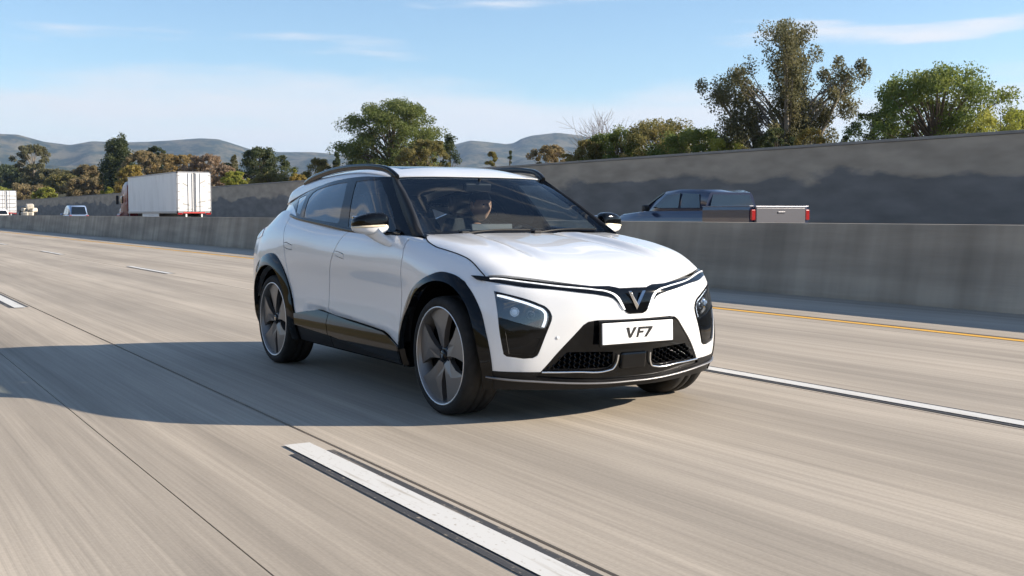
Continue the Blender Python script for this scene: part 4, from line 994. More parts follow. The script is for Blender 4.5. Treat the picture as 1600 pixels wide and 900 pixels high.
# land behind the wall, rising to a low bank, and the hills
def bank(x, y):
    k = min(max((y-34)/16, 0), 1); k = k*k*(3-2*k); far_ = min(max((-x-90)/120, 0), 1)
    return k*(.8+6.3*far_)+.5*math.sin(x*.05)*k
xs = list(np.linspace(-2600, -700, 20))+list(np.linspace(-690, 120, 82)); yl = [32.3, 34, 37, 40, 44, 48, 52, 60, 75, 100, 150, 260, 500, 900, 1600]
V = [(x, y, bank(x, y) if y > 33 else 0) for x in xs for y in yl]; n = len(yl)
F = [(i*n+j, (i+1)*n+j, (i+1)*n+j+1, i*n+j+1) for i in range(len(xs)-1) for j in range(n-1)]
struct(link('land', mesh('land', V, F, True), E_['land']))
struct(sheet('ground', -9000, 3000, -4000, 12000, -.08, E_['land']))

V = []; xs2 = np.linspace(-420, 220, 60); y2 = [-14, -20, -26, -34, -44, -56, -75, -110, -170]
for x in xs2:
    for y in y2:
        k = min(max((-y-16)/40, 0), 1); k = k*k*(3-2*k); V.append((x, y, -.03+k*(9+4.5*math.sin(x*.021+1)+2*math.sin(x*.06))))
n = len(y2); F = [(i*n+j, i*n+j+1, (i+1)*n+j+1, (i+1)*n+j) for i in range(len(xs2)-1) for j in range(n-1)]
struct(link('hillside', mesh('hillside', V, F, True), E_['land']))

def profile(px):
    P = [(-300, 222), (-120, 216), (0, 209.5), (35, 211), (75, 222), (115, 227), (150, 221), (190, 223), (235, 222), (270, 220), (318, 216.5), (345, 218), (365, 224), (392, 233), (440, 238), (490, 238), (530, 241), (580, 243), (640, 240), (680, 232), (712, 226), (735, 220), (760, 222), (790, 225.5), (803, 224), (815, 217), (830, 212.5), (870, 208), (905, 212), (935, 219), (990, 233), (1080, 242), (1200, 246), (1400, 250), (1700, 252), (2100, 255)]
    return float(np.interp(px, [a for a, b in P], [b for a, b in P]))
def vn(x, y, s):                                          # cheap value noise
    def h(i, j): 
        t = math.sin(i*127.1+j*311.7+s*74.7)*43758.5453; return t-math.floor(t)
    i, j = math.floor(x), math.floor(y); fx, fy = x-i, y-j; fx = fx*fx*(3-2*fx); fy = fy*fy*(3-2*fy)
    return (h(i, j)*(1-fx)+h(i+1, j)*fx)*(1-fy)+(h(i, j+1)*(1-fx)+h(i+1, j+1)*fx)*fy
def fbm(x, y, s, o=4): return sum(vn(x*2**k, y*2**k, s+k)*.5**k for k in range(o))/2
pxs = np.arange(-320, 2101, 6.); rs = list(np.linspace(900, 4500, 46))+[4620, 4900, 5600]
n = len(rs); d = np.array([list((_f+_r*((px-800)/PX)).xy) for px in pxs]); d /= np.linalg.norm(d, axis=1)[:, None]
cc = 1/np.sqrt(1+((pxs-800)/PX)**2); Hh = np.array([4500*(333.5-profile(px))/PX for px in pxs])*cc
RR = np.array(rs)[None, :]; X = CAMP.x+d[:, :1]*RR; Yh = CAMP.y+d[:, 1:]*RR
def vnoise(x, y, s_):
    h = lambda i, j: np.modf(np.abs(np.sin(i*127.1+j*311.7+s_*74.7)*43758.5453))[0]
    i, j = np.floor(x), np.floor(y); fx, fy = x-i, y-j; fx = fx*fx*(3-2*fx); fy = fy*fy*(3-2*fy)
    return (h(i, j)*(1-fx)+h(i+1, j)*fx)*(1-fy)+(h(i, j+1)*(1-fx)+h(i+1, j+1)*fx)*fy
def ridged(x, y, s_, o=5): return sum((1-np.abs(2*vnoise(x*2**k+k*7.3, y*2**k, s_+k)-1))*.5**k for k in range(o))/1.94
f = np.clip((RR-900)/3600, 0, 1); rg = ridged(X/620, Yh/620, 3)
crest = np.clip((4500-RR)/500, 0, 1)                       # the skyline itself keeps its outline
Z = Hh[:, None]*(f**1.25)*(1-.78*crest*(1-rg))+(ridged(X/170, Yh/170, 5)-.5)*26*crest*np.sqrt(f)
Z = np.where(RR > 4500, Hh[:, None]*(1-(RR-4500)/1600), Z); V = np.stack([X, Yh, Z], -1).reshape(-1, 3)
F = [(i*n+j, (i+1)*n+j, (i+1)*n+j+1, i*n+j+1) for i in range(len(pxs)-1) for j in range(n-1)]
struct(link('hills', mesh('hills', V, F, True), E_['hill']))

# ================================================================ trees and shrubs
def leaf_mat(name, c1, c2, trans=.48):
    m = noisy(name, c1, c2, .9, .65, lo=.35, hi=.65, detail=3); t, b = nodes(m)
    tr = t.nodes.new('ShaderNodeBsdfTranslucent'); mx = t.nodes.new('ShaderNodeMixShader'); mx.inputs[0].default_value = trans
    src = b.inputs['Base Color'].links[0].from_socket; t.links.new(src, tr.inputs[0])
    o = [q for q in t.nodes if q.type == 'OUTPUT_MATERIAL'][0]; t.links.new(b.outputs[0], mx.inputs[1]); t.links.new(tr.outputs[0], mx.inputs[2]); t.links.new(mx.outputs[0], o.inputs[0]); return m
LM = dict(
    pine=leaf_mat('pine_needles', (.100, .135, .034), (.165, .185, .058)), dark=leaf_mat('dark_foliage', (.044, .064, .026), (.090, .104, .040)),
    euc=leaf_mat('grey_green_leaves', (.110, .112, .054), (.165, .150, .072)), olive=leaf_mat('olive_leaves', (.165, .155, .050), (.24, .205, .075)),
    green=leaf_mat('green_leaves', (.110, .160, .038), (.19, .215, .055)), lime=leaf_mat('yellow_green_leaves', (.24, .27, .048), (.34, .33, .07)),
    orange=leaf_mat('orange_leaves', (.33, .235, .095), (.25, .19, .085)), rust=leaf_mat('rusty_twigs', (.32, .23, .15), (.25, .185, .125)),
    tan=leaf_mat('tan_twigs', (.29, .22, .115), (.20, .165, .08)), gold=leaf_mat('golden_leaves', (.36, .27, .075), (.28, .23, .07)))
BARK = noisy('bark', (.10, .075, .055), (.17, .14, .11), 6, .9, stretch=(1, 1, .2)); PALEBARK = noisy('pale_bark', (.26, .23, .19), (.15, .125, .10), 5, .85, stretch=(1, 1, .2))
def make_tree(name, label, cat, px, top, wpx, Y, leaf, kind='oak', base=None, dens=1., group=None, bark=None, lsz=1.0, asp=None):
    """px, top and wpx place and size the tree by its column, crown top and width in the photograph at distance Y across the road"""
    x, y, dist = bearing(px, Y); g = bank(x, y); Ht = height_at(px, top, Y)-g; Wd = wpx/PX*dist
    R = random.Random(int(px*7+top*13)); t = empty(name, (x, y, g-.1), 0)
    tag(t, label, cat, group); W2 = Wd/2; ls = max(.08, dist*1.9/1138, W2*.030)*lsz
    clumps = []
    p1, p2, p3 = (R.uniform(0, 6.28) for _ in range(3))
    lobe = lambda a, h: 1+.16*math.sin(2*a+p1+3*h)+.12*math.sin(3*a+p2-5*h)+.08*math.sin(7*a+p3+9*h)
    if kind == 'pine':      # broad rounded pine: layered plates of needles
        for k in range(int(105*dens)):
            h = R.uniform(.2, 1); rad_ = math.sqrt(max(.02, 1-((h-.60)/.41)**2)) if h > .6 else .78+.22*h/.6; a = R.uniform(0, 6.283); q = R.uniform(.10, 1)**.5*rad_*(.6+.4*lobe(a, h))*.93
            clumps.append((q*W2*math.cos(a)*.95, q*W2*math.sin(a)*.95, h*Ht*.95, W2*R.uniform(.12, .22), .62))
    elif kind == 'conifer':
        nt_ = max(1, int(3*dens)); tops = [(0, 0, 1.)]+[(R.uniform(-.45, .45), R.uniform(-.45, .45), R.uniform(.80, .97)) for _ in range(5)]
        for k in range(int(130*dens)):
            tx, ty, th = R.choice(tops); h = R.uniform(.08, 1); rr = (1-h)**.6*.60+.05; a = R.uniform(0, 6.283); q = math.sqrt(R.random())*rr
            clumps.append(((tx*(1.25-h)+q*math.cos(a))*W2, (ty*(1.25-h)+q*math.sin(a))*W2, h*Ht*th*.96, W2*R.uniform(.13, .22), 1.3))
    elif kind == 'slim':
        for k in range(int(50*dens)):
            h = R.uniform(.05, 1); rr = (1-h)**.9*.9+.06; a = R.uniform(0, 6.283); q = math.sqrt(R.random())*rr; clumps.append((q*math.cos(a)*W2, q*math.sin(a)*W2, h*Ht*.97, W2*R.uniform(.14, .24), .9))
    elif kind == 'euc':     # several ascending limbs with separate foliage masses and sky between them
        nl = 6; lim = []
        for k in range(nl):
            a = 6.283*k/nl+R.uniform(-.4, .4); lean = R.uniform(.25, .95) if k else .05; lim.append((lean*math.cos(a), lean*math.sin(a), R.uniform(.72, 1.0) if k else 1.))
        for k in range(int(105*dens)):
            lx, ly, lh = R.choice(lim); f = R.uniform(.28, 1); sp_ = .20
            clumps.append(((lx*f**1.2+R.gauss(0, sp_*.6))*W2, (ly*f**1.2+R.gauss(0, sp_*.6))*W2, min(.99, f*lh+R.gauss(0, .03))*Ht, W2*R.uniform(.07, .16), 1.25))
    elif kind == 'bush':
        for k in range(int(96*dens)):
            a = R.uniform(0, 6.283); h = R.uniform(.10, 1)**.7; q = R.uniform(.05, 1)**.5*(math.sqrt(max(.03, 1-((h-.70)/.315)**2)) if h > .70 else 1)*lobe(a, h)*.88; clumps.append((q*W2*math.cos(a), q*W2*math.sin(a), h*Ht*.95, W2*R.uniform(.08, .19), .85))
    else:
        for k in range(int(75*dens)):
            a = R.uniform(0, 6.283); h = R.uniform(-.85, 1); q = R.uniform(.05, 1)**.5*math.sqrt(max(.03, 1-h*h))*lobe(a, h)*.9
            clumps.append((q*W2*math.cos(a), q*W2*math.sin(a), Ht*(.58+h*.40), W2*R.uniform(.11, .22), .75))
    per = {'pine': 260, 'conifer': 150, 'slim': 90, 'euc': 250, 'bush': 190}.get(kind, 170)
    G = np.random.default_rng(int(px*11+top*3)); C = np.array(clumps); cnt = (per*G.uniform(.6, 1.3, len(C))).astype(int); C = np.repeat(C, cnt, axis=0); n_ = len(C)
    d = G.normal(size=(n_, 3)); d /= np.linalg.norm(d, axis=1)[:, None]; rr = (C[:, 3]*G.random(n_)**.45)[:, None]
    P = C[:, :3]+d*rr*np.stack([np.ones(n_), np.ones(n_), C[:, 4]], -1); P[:, 2] = np.maximum(P[:, 2], .1)
    a = G.normal(size=(n_, 3))*np.array([1, 1, .7]); a /= np.linalg.norm(a, axis=1)[:, None]; b = np.cross(a, G.normal(size=(n_, 3))); b /= np.linalg.norm(b, axis=1)[:, None]; c = np.cross(a, b)
    l_ = (ls*G.uniform(.6, 1.5, n_))[:, None]; w_ = l_*G.uniform(.35, .6, (n_, 1))
    V = np.stack([P-b*l_*.5, P+c*w_*.5, P+b*l_*.5, P-c*w_*.5], 1).reshape(-1, 3); me = bpy.data.meshes.new('crown')
    me.vertices.add(4*n_); me.vertices.foreach_set('co', V.ravel()); me.loops.add(4*n_); me.loops.foreach_set('vertex_index', np.arange(4*n_)); me.polygons.add(n_); me.polygons.foreach_set('loop_start', np.arange(0, 4*n_, 4)); me.update(calc_edges=True)
    link('crown', me, LM[leaf], t)
    tb = MB(); tr_ = max(.10, W2*.055); bk = bark or BARK
    if kind == 'euc':
        for lx, ly, lh in lim: tb.tube(smoothpath([(R.uniform(-.1, .1), R.uniform(-.1, .1), 0), (lx*W2*.18, ly*W2*.18, Ht*.28*lh), (lx*W2*.55, ly*W2*.55, Ht*.62*lh), (lx*W2*.95, ly*W2*.95, Ht*.93*lh)], 4), [tr_*k for k in np.linspace(1, .22, 13)], 7)
    else:
        tb.tube([(0, 0, 0), (.05*W2, 0, Ht*.3), (-.03*W2, .04*W2, Ht*.62), (0, 0, Ht*.92)], [tr_*1.2, tr_, tr_*.6, tr_*.15], 8)
    for cx_, cy_, cz_, cr_, fl in clumps[::2]:
        b0 = cz_*R.uniform(.45, .7); lr = tr_*.32
        tb.tube([(0, 0, b0), (cx_*.5, cy_*.5, (b0+cz_)/2+.03*Ht), (cx_, cy_, cz_)], [lr, lr*.6, lr*.15], 5, cap=False)
    tb.build('trunk', bk, t, fix=False)
    return t
def bare_tree(name, label, cat, px, top, wpx, Y, m, n0=7, group=None):
    x, y, dist = bearing(px, Y); g = bank(x, y); Ht = height_at(px, top, Y)-g; W2 = wpx/PX*dist/2; R = random.Random(int(px*3+top))
    t = empty(name, (x, y, g-.1)); tag(t, label, cat, group); tb = MB(); tw = MB(); th = max(.010, dist*.30/1138)
    def grow(p, d, l, r, lev, mb_):
        q = p+d*l; k = p+d*l*.5+Vector((R.gauss(0, .06), R.gauss(0, .06), 0))*l
        mb_.tube([p, k, q], [r, r*.8, r*.6], 5, cap=False)
        if lev == 0: return
        for _ in range(3 if lev > 1 else 4):
            e = (d+Vector((R.gauss(0, .55), R.gauss(0, .55), R.gauss(.12, .3)))).normalized(); grow(p+d*l*R.uniform(.5, 1), e, l*R.uniform(.55, .78), max(th*.5, r*.55), lev-1, tw)
    for k in range(n0):
        a = 6.283*k/n0; d = Vector((math.cos(a)*W2*.55/Ht, math.sin(a)*W2*.55/Ht, 1)).normalized(); grow(Vector((0, 0, Ht*.12)), d, Ht*.42, th*2.0, 3, tw)
    tb.tube([(0, 0, 0), (0, 0, Ht*.2)], [th*4, th*3], 8); tb.build('trunk', BARK, t, fix=False); tw.build('branches', m, t, fix=False); return t
TWIG = noisy('bare_twigs', (.20, .16, .13), (.13, .105, .09), 3, .9)
G1, G2, G3 = 'trees beyond the wall', 'shrubs along the top of the wall', 'bushes on the far bank'
mt = make_tree
mt('eucalyptus_tree', 'grey-green eucalyptus with a small round crown at far left', 'tree', 57, 224, 62, 46, 'euc', 'oak', dens=1.0, group=G1, bark=PALEBARK, lsz=.9)
mt('tree', 'low dark tree at the left edge of the picture', 'tree', 14, 260, 90, 52, 'dark', 'oak', group=G1)
mt('tree', 'dark rounded tree just left of the slim grey-green eucalyptus trunk', 'tree', 40, 264, 66, 50, 'dark', 'bush', group=G1)
mt('conifer_tree', 'tall dark green conifer with several tips left of the white trailer', 'tree', 191, 208, 92, 43, 'dark', 'conifer', dens=1.3, group=G1)
mt('tree', 'brown-olive round tree left of the tall dark conifer', 'tree', 142, 257, 50, 50, 'tan', 'oak', dens=.8, group=G1)
mt('shrub', 'olive shrubs in front of the brown-olive round tree', 'shrub', 112, 272, 84, 46, 'olive', 'bush', group=G3)
mt('shrub', 'small bright green bush over the wall right of the pale loaded truck', 'shrub', 77, 292, 40, 38, 'lime', 'bush', dens=.7, group=G3)
mt('shrub', 'bright green bush above the left trailer', 'shrub', 6, 291, 36, 40, 'lime', 'bush', dens=.7, group=G3)
mt('shrub', 'tan brush above the wall between the two green bushes at far left', 'shrub', 44, 287, 70, 39, 'tan', 'bush', dens=.8, group=G3)
mt('shrub', 'grey-green brush under the slim eucalyptus', 'shrub', 90, 264, 66, 47, 'euc', 'bush', group=G3)
mt('shrub', 'bright green bush peeping over the wall beside the red truck', 'shrub', 172, 290, 24, 36, 'lime', 'bush', dens=.6, group=G3)
mt('shrub', 'straw-coloured brush on the bank left of the dark conifer', 'shrub', 146, 278, 80, 42, 'tan', 'bush', group=G3)
mt('shrub', 'yellow-olive shrub over the front of the white trailer', 'shrub', 210, 256, 62, 38, 'gold', 'bush', dens=.9, group=G3)
mt('shrub', 'grey-brown brush right of the dark conifer', 'shrub', 238, 234, 76, 44, 'tan', 'bush', dens=1.1, group=G3)
mt('tree', 'dark green tree top behind the grey-brown brush', 'tree', 246, 228, 42, 56, 'dark', 'oak', dens=.7, group=G1)
mt('shrub', 'orange autumn bush above the rear of the white trailer', 'shrub', 286, 238, 82, 41, 'orange', 'bush', dens=1.1, group=G3)
mt('shrub', 'pinkish-brown bare bush right of the orange bush', 'shrub', 328, 239, 74, 43, 'rust', 'bush', dens=1.0, group=G3)
mt('shrub', 'low rusty brush right of the white trailer doors', 'shrub', 352, 256, 64, 39, 'rust', 'bush', dens=.9, group=G3)
mt('oak_tree', 'wide dark oak right of the white trailer', 'tree', 408, 231, 104, 47, 'dark', 'oak', dens=1.2, group=G1)
mt('tree', 'thin grey-green tree left of the wide dark oak', 'tree', 368, 238, 28, 60, 'euc', 'slim', dens=.7, group=G1)
mt('shrub', 'yellow-green bush under the left side of the dark oak', 'shrub', 370, 264, 60, 37, 'lime', 'bush', dens=.8, group=G3)
mt('shrub', 'olive bush under the dark oak', 'shrub', 424, 266, 90, 37, 'olive', 'bush', dens=.9, group=G3)
mt('shrub', 'pale green sapling right of the dark oak', 'shrub', 462, 258, 26, 40, 'lime', 'slim', dens=.6, group=G3)
mt('oak_tree', 'round olive bush left of the big pine', 'tree', 504, 248, 80, 42, 'olive', 'oak', dens=1.0, group=G1)
mt('tree', 'small dark tree close to the left foot of the big pine', 'tree', 528, 236, 30, 56, 'dark', 'slim', dens=.7, group=G1)
mt('pine_tree', 'big rounded pine standing above the roof of the white car', 'tree', 614, 151, 184, 47, 'pine', 'pine', dens=2.3, group=G1)
mt('pine_tree', 'small pointed pine beside the big pine', 'tree', 704, 203, 66, 46, 'dark', 'slim', dens=1.2, group=G1)
mt('shrub', 'olive shrub at the right foot of the big pine', 'shrub', 668, 214, 96, 43, 'olive', 'bush', group=G3)
mt('shrub', 'olive shrub in front of the blue hill', 'shrub', 770, 234, 40, 44, 'olive', 'oak', dens=.7, group=G3)
mt('tree', 'tiny dark tree alone before the blue hill', 'tree', 796, 228, 16, 60, 'dark', 'oak', dens=.4, group=G1)
mt('shrub', 'tan and orange autumn bush right of the blue hill', 'shrub', 856, 221, 84, 42, 'tan', 'bush', dens=1.0, group=G3)
mt('shrub', 'low golden bush against the wall top', 'shrub', 886, 233, 60, 37, 'gold', 'bush', dens=.7, group=G3)
mt('shrub', 'yellowish brush between the dark oak and the olive bush', 'shrub', 466, 268, 50, 36, 'gold', 'bush', dens=.7, group=G3)
mt('shrub', 'low green bush over the wall left of the tall eucalyptus', 'shrub', 1150, 218, 70, 37, 'olive', 'bush', dens=.7, group=G2)
bare_tree('bare_tree', 'leafless twiggy tree against pale cloud', 'tree', 945, 168, 90, 44, TWIG, group=G1)
mt('shrub', 'low olive bush at the left end of the hedge over the wall', 'shrub', 925, 212, 110, 38, 'olive', 'bush', dens=1.5, group=G2)
mt('shrub', 'green bush in front of the leafless twiggy tree', 'shrub', 970, 196, 160, 39, 'green', 'bush', dens=1.9, group=G2)
mt('shrub', 'tallest olive-green bush in the middle of the hedge', 'shrub', 1030, 181, 170, 40, 'olive', 'bush', dens=2.1, group=G2)
mt('shrub', 'green bush right of the tallest bush of the hedge', 'shrub', 1090, 195, 160, 39, 'green', 'bush', dens=1.9, group=G2)
mt('shrub', 'yellow-green bush at the right end of the hedge', 'shrub', 1132, 211, 120, 38, 'lime', 'bush', dens=1.5, group=G2)
mt('eucalyptus_tree', 'tall airy eucalyptus with many limbs behind the wall', 'tree', 1228, 46, 252, 41, 'euc', 'euc', dens=2.5, group=G1, bark=PALEBARK)
mt('shrub', 'golden shrub at the foot of the tall eucalyptus', 'shrub', 1262, 190, 76, 36, 'gold', 'bush', dens=.8, group=G2)
mt('shrub', 'dark green shrub left of the golden shrub', 'shrub', 1208, 192, 90, 37, 'dark', 'bush', dens=.8, group=G2)
mt('shrub', 'dark leafy shrub between eucalyptus and the green tree', 'shrub', 1362, 160, 120, 38, 'dark', 'bush', dens=.9, group=G2)
mt('tree', 'broad bright green tree right of the eucalyptus', 'tree', 1458, 96, 250, 39, 'green', 'bush', dens=2.6, group=G1)
mt('shrub', 'yellow-green shrub at the right edge beside the broad green tree', 'shrub', 1556, 160, 150, 37, 'lime', 'bush', dens=1.2, group=G2)
mt('tree', 'dark tree at the right edge of the picture', 'tree', 1606, 150, 90, 46, 'dark', 'oak', dens=.8, group=G1)
# ================================================================ traffic beyond the barrier (all heading away, towards -x; local origin at the rear)
TM = dict(gate=mat('dull_tailgate', (.10, .10, .115), .35, metal=.3, coat=.6), white=noisy('trailer_white', (.80, .79, .77), (.66, .65, .63), 1.2, .45, stretch=(1, 1, .4), lo=.45, hi=.8), dirt=mat('dirt_smear', (.42, .41, .39), .8), red=mat('truck_red', (.17, .010, .012), .4, coat=.3),
    steel=mat('grey_steel', (.35, .35, .36), .45, metal=.6), tyre=mat('dull_tyre', (.018, .018, .018), .85), blue=mat('pickup_blue', (.010, .019, .055), .28, coat=1.), silver=mat('silver_paint', (.20, .20, .23), .28, metal=.5, coat=1.),
    sblue=mat('steel_blue_paint', (.30, .40, .58), .28, metal=.4, coat=1.), wht=mat('car_white', (.78, .78, .78), .3, coat=1.), glass=mat('dark_car_glass', (.006, .008, .010), .05, coat=.8), lamp=mat('red_lamp', (.28, .012, .012), .2, coat=.8), black=mat('black_trim', (.015, .015, .015), .5), cream=noisy('pale_cargo', (.62, .57, .48), (.40, .36, .30), 3., .8), mesh_=mat('tape_red', (.5, .05, .04), .5))
def wheel_at(par, x, y, r=.5, w=.28):
    o = empty('wheel', (x, y, r), parent=par)
    MB().lathe([(r*.62, -w/2), (r*.9, -w/2), (r, -w*.36), (r, w*.36), (r*.9, w/2), (r*.62, w/2)], 28, 'y', closed=True).build('tyre', TM['tyre'], o)
    MB().lathe([(0, -w*.3), (r*.3, -w*.34), (r*.4, -w*.2), (r*.62, -w*.42), (r*.62, w*.42), (r*.4, w*.2), (0, w*.3)], 20, 'y').build('rim', TM['steel'], o)
def trailer(label, loc, L=15., Wd=2.5, zb=1.25, zt=4.15, ribs=False):
    t = empty('semi_trailer', loc); tag(t, label, 'trailer', 'semi-trailers heading away')
    MB().box((-L/2-.03, 0, (zb+zt)/2), (L-.06, Wd-.04, zt-zb), bev=.02).build('cargo_box', TM['white'], t)
    fr = MB()
    for s_ in (-1, 1):
        fr.box((-.02, s_*(Wd/2-.05), (zb+zt)/2), (.10, .10, zt-zb+.02)); fr.box((-L/2, s_*Wd/2, zb+.04), (L, .05, .14)); fr.box((-L/2, s_*(Wd/2), zt-.03), (L, .05, .08))
    fr.box((-.02, 0, zt-.04), (.10, Wd, .12)); fr.box((-.02, 0, zb+.05), (.10, Wd, .16)); fr.build('frame', TM['steel'], t)
    for s_ in (-1, 1):
        d = MB().box((.03, s_*(Wd/4-.01), (zb+zt)/2+.02), (.05, Wd/2-.14, zt-zb-.20), bev=.008).build('rear_door', TM['white'], t)
        for k in range(5): MB().box((.06, s_*(Wd/2-.12), zb+.35+k*(zt-zb-.6)/4), (.03, .22, .05)).build('hinge', TM['steel'], d)
        MB().tube([(.075, s_*.13, zb+.1), (.075, s_*.13, zt-.1)], .022, 8).build('lock_rod', TM['steel'], d)
        MB().tube([(.075, s_*.42, zb+.1), (.075, s_*.42, zt-.1)], .018, 8).build('lock_rod', TM['steel'], d)
        if ribs:
            for k in range(5): MB().box((.065, s_*(Wd/4-.01), zb+.30+k*(zt-zb-.5)/5), (.03, Wd/2-.2, .10)).build('door_rib', TM['steel'], d)
        else:
            for (yy, zz, ww, hh, a) in ((.62, 3.35, .42, .10, .5), (.55, 1.95, .55, .10, .2), (.35, 1.62, .5, .06, 0), (.75, 3.05, .22, .05, .2), (.8, 2.5, .2, .05, 0)):
                MB().box((.058, s_*yy, zz+.1*s_), (.006, ww, hh), rot=(a*s_, 0, 0)).build('dirt_smear', TM['dirt'], d)
        MB().box((.04, s_*(Wd/2-.22), zb-.05), (.05, .36, .14), bev=.02).build('tail_light', TM['lamp'], t)
    MB().box((.035, 0, zb+.02), (.03, Wd-.9, .10)).build('reflective_tape', TM['mesh_'], t)
    b = MB(); b.box((-.05, 0, .58), (.10, Wd-.3, .12)); 
    for s_ in (-1, 1): b.box((-.05, s_*.55, .9), (.08, .10, .6))
    b.build('underride_guard', TM['wht'], t)
    ch = MB(); ch.box((-L/2, .45, zb-.14), (L-.4, .14, .28)); ch.box((-L/2, -.45, zb-.14), (L-.4, .14, .28)); ch.box((-2.2, 0, .78), (2.8, 1.1, .35)); ch.build('chassis', TM['black'], t)
    for s_ in (-1, 1): MB().box((-L*.52, s_*(Wd/2-.06), .85), (L*.34, .04, .75)).build('side_skirt', TM['white'], t)
    for x in (-1.4, -2.7):
        for y in (-.98, .98): wheel_at(t, x, y, .5, .5)
    return t
trailer('white box trailer with dirt-streaked rear doors behind a red truck', (-73.6, 18.25, 0), 15.2, 2.45)
trailer('pale trailer with ribbed rear doors at the left edge', (-152, 15.6, 0), 14, 2.5, ribs=True)
tk = empty('truck_tractor', (-88.2, 18.25, 0)); tag(tk, 'dark red truck tractor pulling the white box trailer', 'truck')
sl = MB(); sl.loft([[(x, y*k, z) for y, z in ((-1.2, .95), (-1.2, zz), (-1.0, zz+.35), (1.0, zz+.35), (1.2, zz), (1.2, .95))] for x, zz, k in ((-1.0, 3.45, 1), (-1.4, 3.5, 1), (-2.6, 3.45, 1), (-3.2, 3.1, .97), (-3.75, 2.45, .94))]); cab = sl.build('cab', TM['red'], tk)
MB().loft([[(x, y, z) for y, z in ((-.95, .9), (-.9, zt), (-.6, zt+.12), (.6, zt+.12), (.9, zt), (.95, .9))] for x, zt in ((-3.7, 1.85), (-4.6, 1.75), (-5.4, 1.55))]).build('bonnet', TM['red'], tk)
MB().box((-3.72, 0, 2.55), (.25, 2.0, .75), rot=(0, rad(28), 0), bev=.05).build('windscreen', TM['glass'], cab)
for s_ in (-1, 1):
    MB().box((-3.05, s_*1.19, 2.35), (.75, .05, .6), bev=.02).build('side_window', TM['glass'], cab)
    MB().box((-3.6, s_*1.45, 2.35), (.16, .22, .75), bev=.04).build('mirror', TM['black'], tk)
    MB().tube([(-1.05, s_*1.05, 1.0), (-1.05, s_*1.05, 3.9)], .075, 10).build('exhaust_stack', TM['steel'], tk)
    MB().box((-4.5, s_*1.05, .95), (1.3, .35, .5), bev=.12).build('wheel_fender', TM['red'], tk)
    wheel_at(tk, -4.6, s_*1.0, .5, .32); wheel_at(tk, .3, s_*.98, .5, .5); wheel_at(tk, -.95, s_*.98, .5, .5)
    MB().lathe([(0, -.7), (.3, -.7), (.32, 0), (.3, .7), (0, .7)], 20, 'x', (-2.4, s_*.95, .75)).build('fuel_tank', TM['steel'], tk)
MB().box((-2.2, 0, .85), (6.4, .9, .25)).build('chassis', TM['black'], tk)
MB().box((-5.5, 0, .7), (.2, 2.2, .4), bev=.06).build('bumper', TM['steel'], tk)

def hull(secs, n_side=1):
    """body shell from cross sections (x, half width low, half width mid, half width top, z low, z mid, z top)"""
    return [[(x, y, z) for y, z in ((-a, zl), (-b, zl+(zm-zl)*.5), (-b, zm), (-c, zt-.03), (-c*.9, zt), (c*.9, zt), (c, zt-.03), (b, zm), (b, zl+(zm-zl)*.5), (a, zl))] for x, a, b, c, zl, zm, zt in secs]
def cabin(par, secs, body_m, glass_m, zb):
    """greenhouse: sections (x, half width at belt, half width at roof, z roof)"""
    rings = [[(x, y, z) for y, z in ((-a, zb), (-(a+(b-a)*.9), zb+(zr-zb)*.86), (-b*.93, zr), (b*.93, zr), (a+(b-a)*.9, zb+(zr-zb)*.86), (a, zb))] for x, a, b, zr in secs]
    return MB().loft(rings).build('greenhouse', body_m, par)
def quad(name, pts, m, par, t=.015):
    pts = [Vector(p) for p in pts]; n = (pts[1]-pts[0]).cross(pts[3]-pts[0]).normalized()*t; b = MB(); b.add([p+n for p in pts]+[p-n for p in pts], [(0, 1, 2, 3), (7, 6, 5, 4), (0, 4, 5, 1), (1, 5, 6, 2), (2, 6, 7, 3), (3, 7, 4, 0)]); return b.build(name, m, par)

pk = empty('pickup_truck', (-13.1, 16.0, 0)); tag(pk, 'dark blue pickup truck beyond the median barrier at right', 'pickup')
MB().loft(hull([(-1.75, .90, .97, .94, .45, 1.0, 1.30), (-3.2, .92, .97, .93, .42, 1.0, 1.30), (-4.3, .92, .97, .92, .42, 1.0, 1.28), (-4.6, .92, .97, .88, .45, 1.0, 1.26), (-5.4, .90, .95, .82, .48, .98, 1.20), (-5.75, .84, .88, .72, .5, .9, 1.10)])).build('body', TM['blue'], pk)
cabin(pk, [(-1.78, .90, .72, 1.76), (-2.1, .90, .74, 1.83), (-3.0, .90, .74, 1.85), (-3.6, .89, .72, 1.80), (-4.5, .86, .70, 1.32)], TM['blue'], None, 1.26)
for s_ in (-1, 1):
    MB().loft([[(x, s_*y, z) for y, z in ((.98, .55), (.98, 1.30), (.965, 1.38), (.86, 1.38), (.86, .75), (.88, .55))] for x in (-.04, -1.0, -1.76)], smooth=False).build('bed_side', TM['blue'], pk)
    MB().box((-.9, s_*.92, 1.392), (1.75, .13, .022), bev=.008).build('bed_rail', TM['silver'], pk)
    quad('front_side_window', [(-2.85, s_*.865, 1.36), (-3.95, s_*.85, 1.36), (-3.45, s_*.775, 1.70), (-2.85, s_*.79, 1.745)], TM['glass'], pk)
    quad('rear_side_window', [(-1.98, s_*.865, 1.36), (-2.75, s_*.865, 1.36), (-2.75, s_*.79, 1.745), (-2.10, s_*.785, 1.71)], TM['glass'], pk)
    MB().box((.0, s_*.90, 1.18), (.06, .13, .26), bev=.02).build('tail_light', TM['lamp'], pk)
    MB().box((-4.0, s_*1.06, 1.36), (.12, .22, .17), bev=.04).build('mirror', TM['black'], pk)
    wheel_at(pk, -1.15, s_*.84, .38, .26); wheel_at(pk, -4.75, s_*.84, .38, .26)
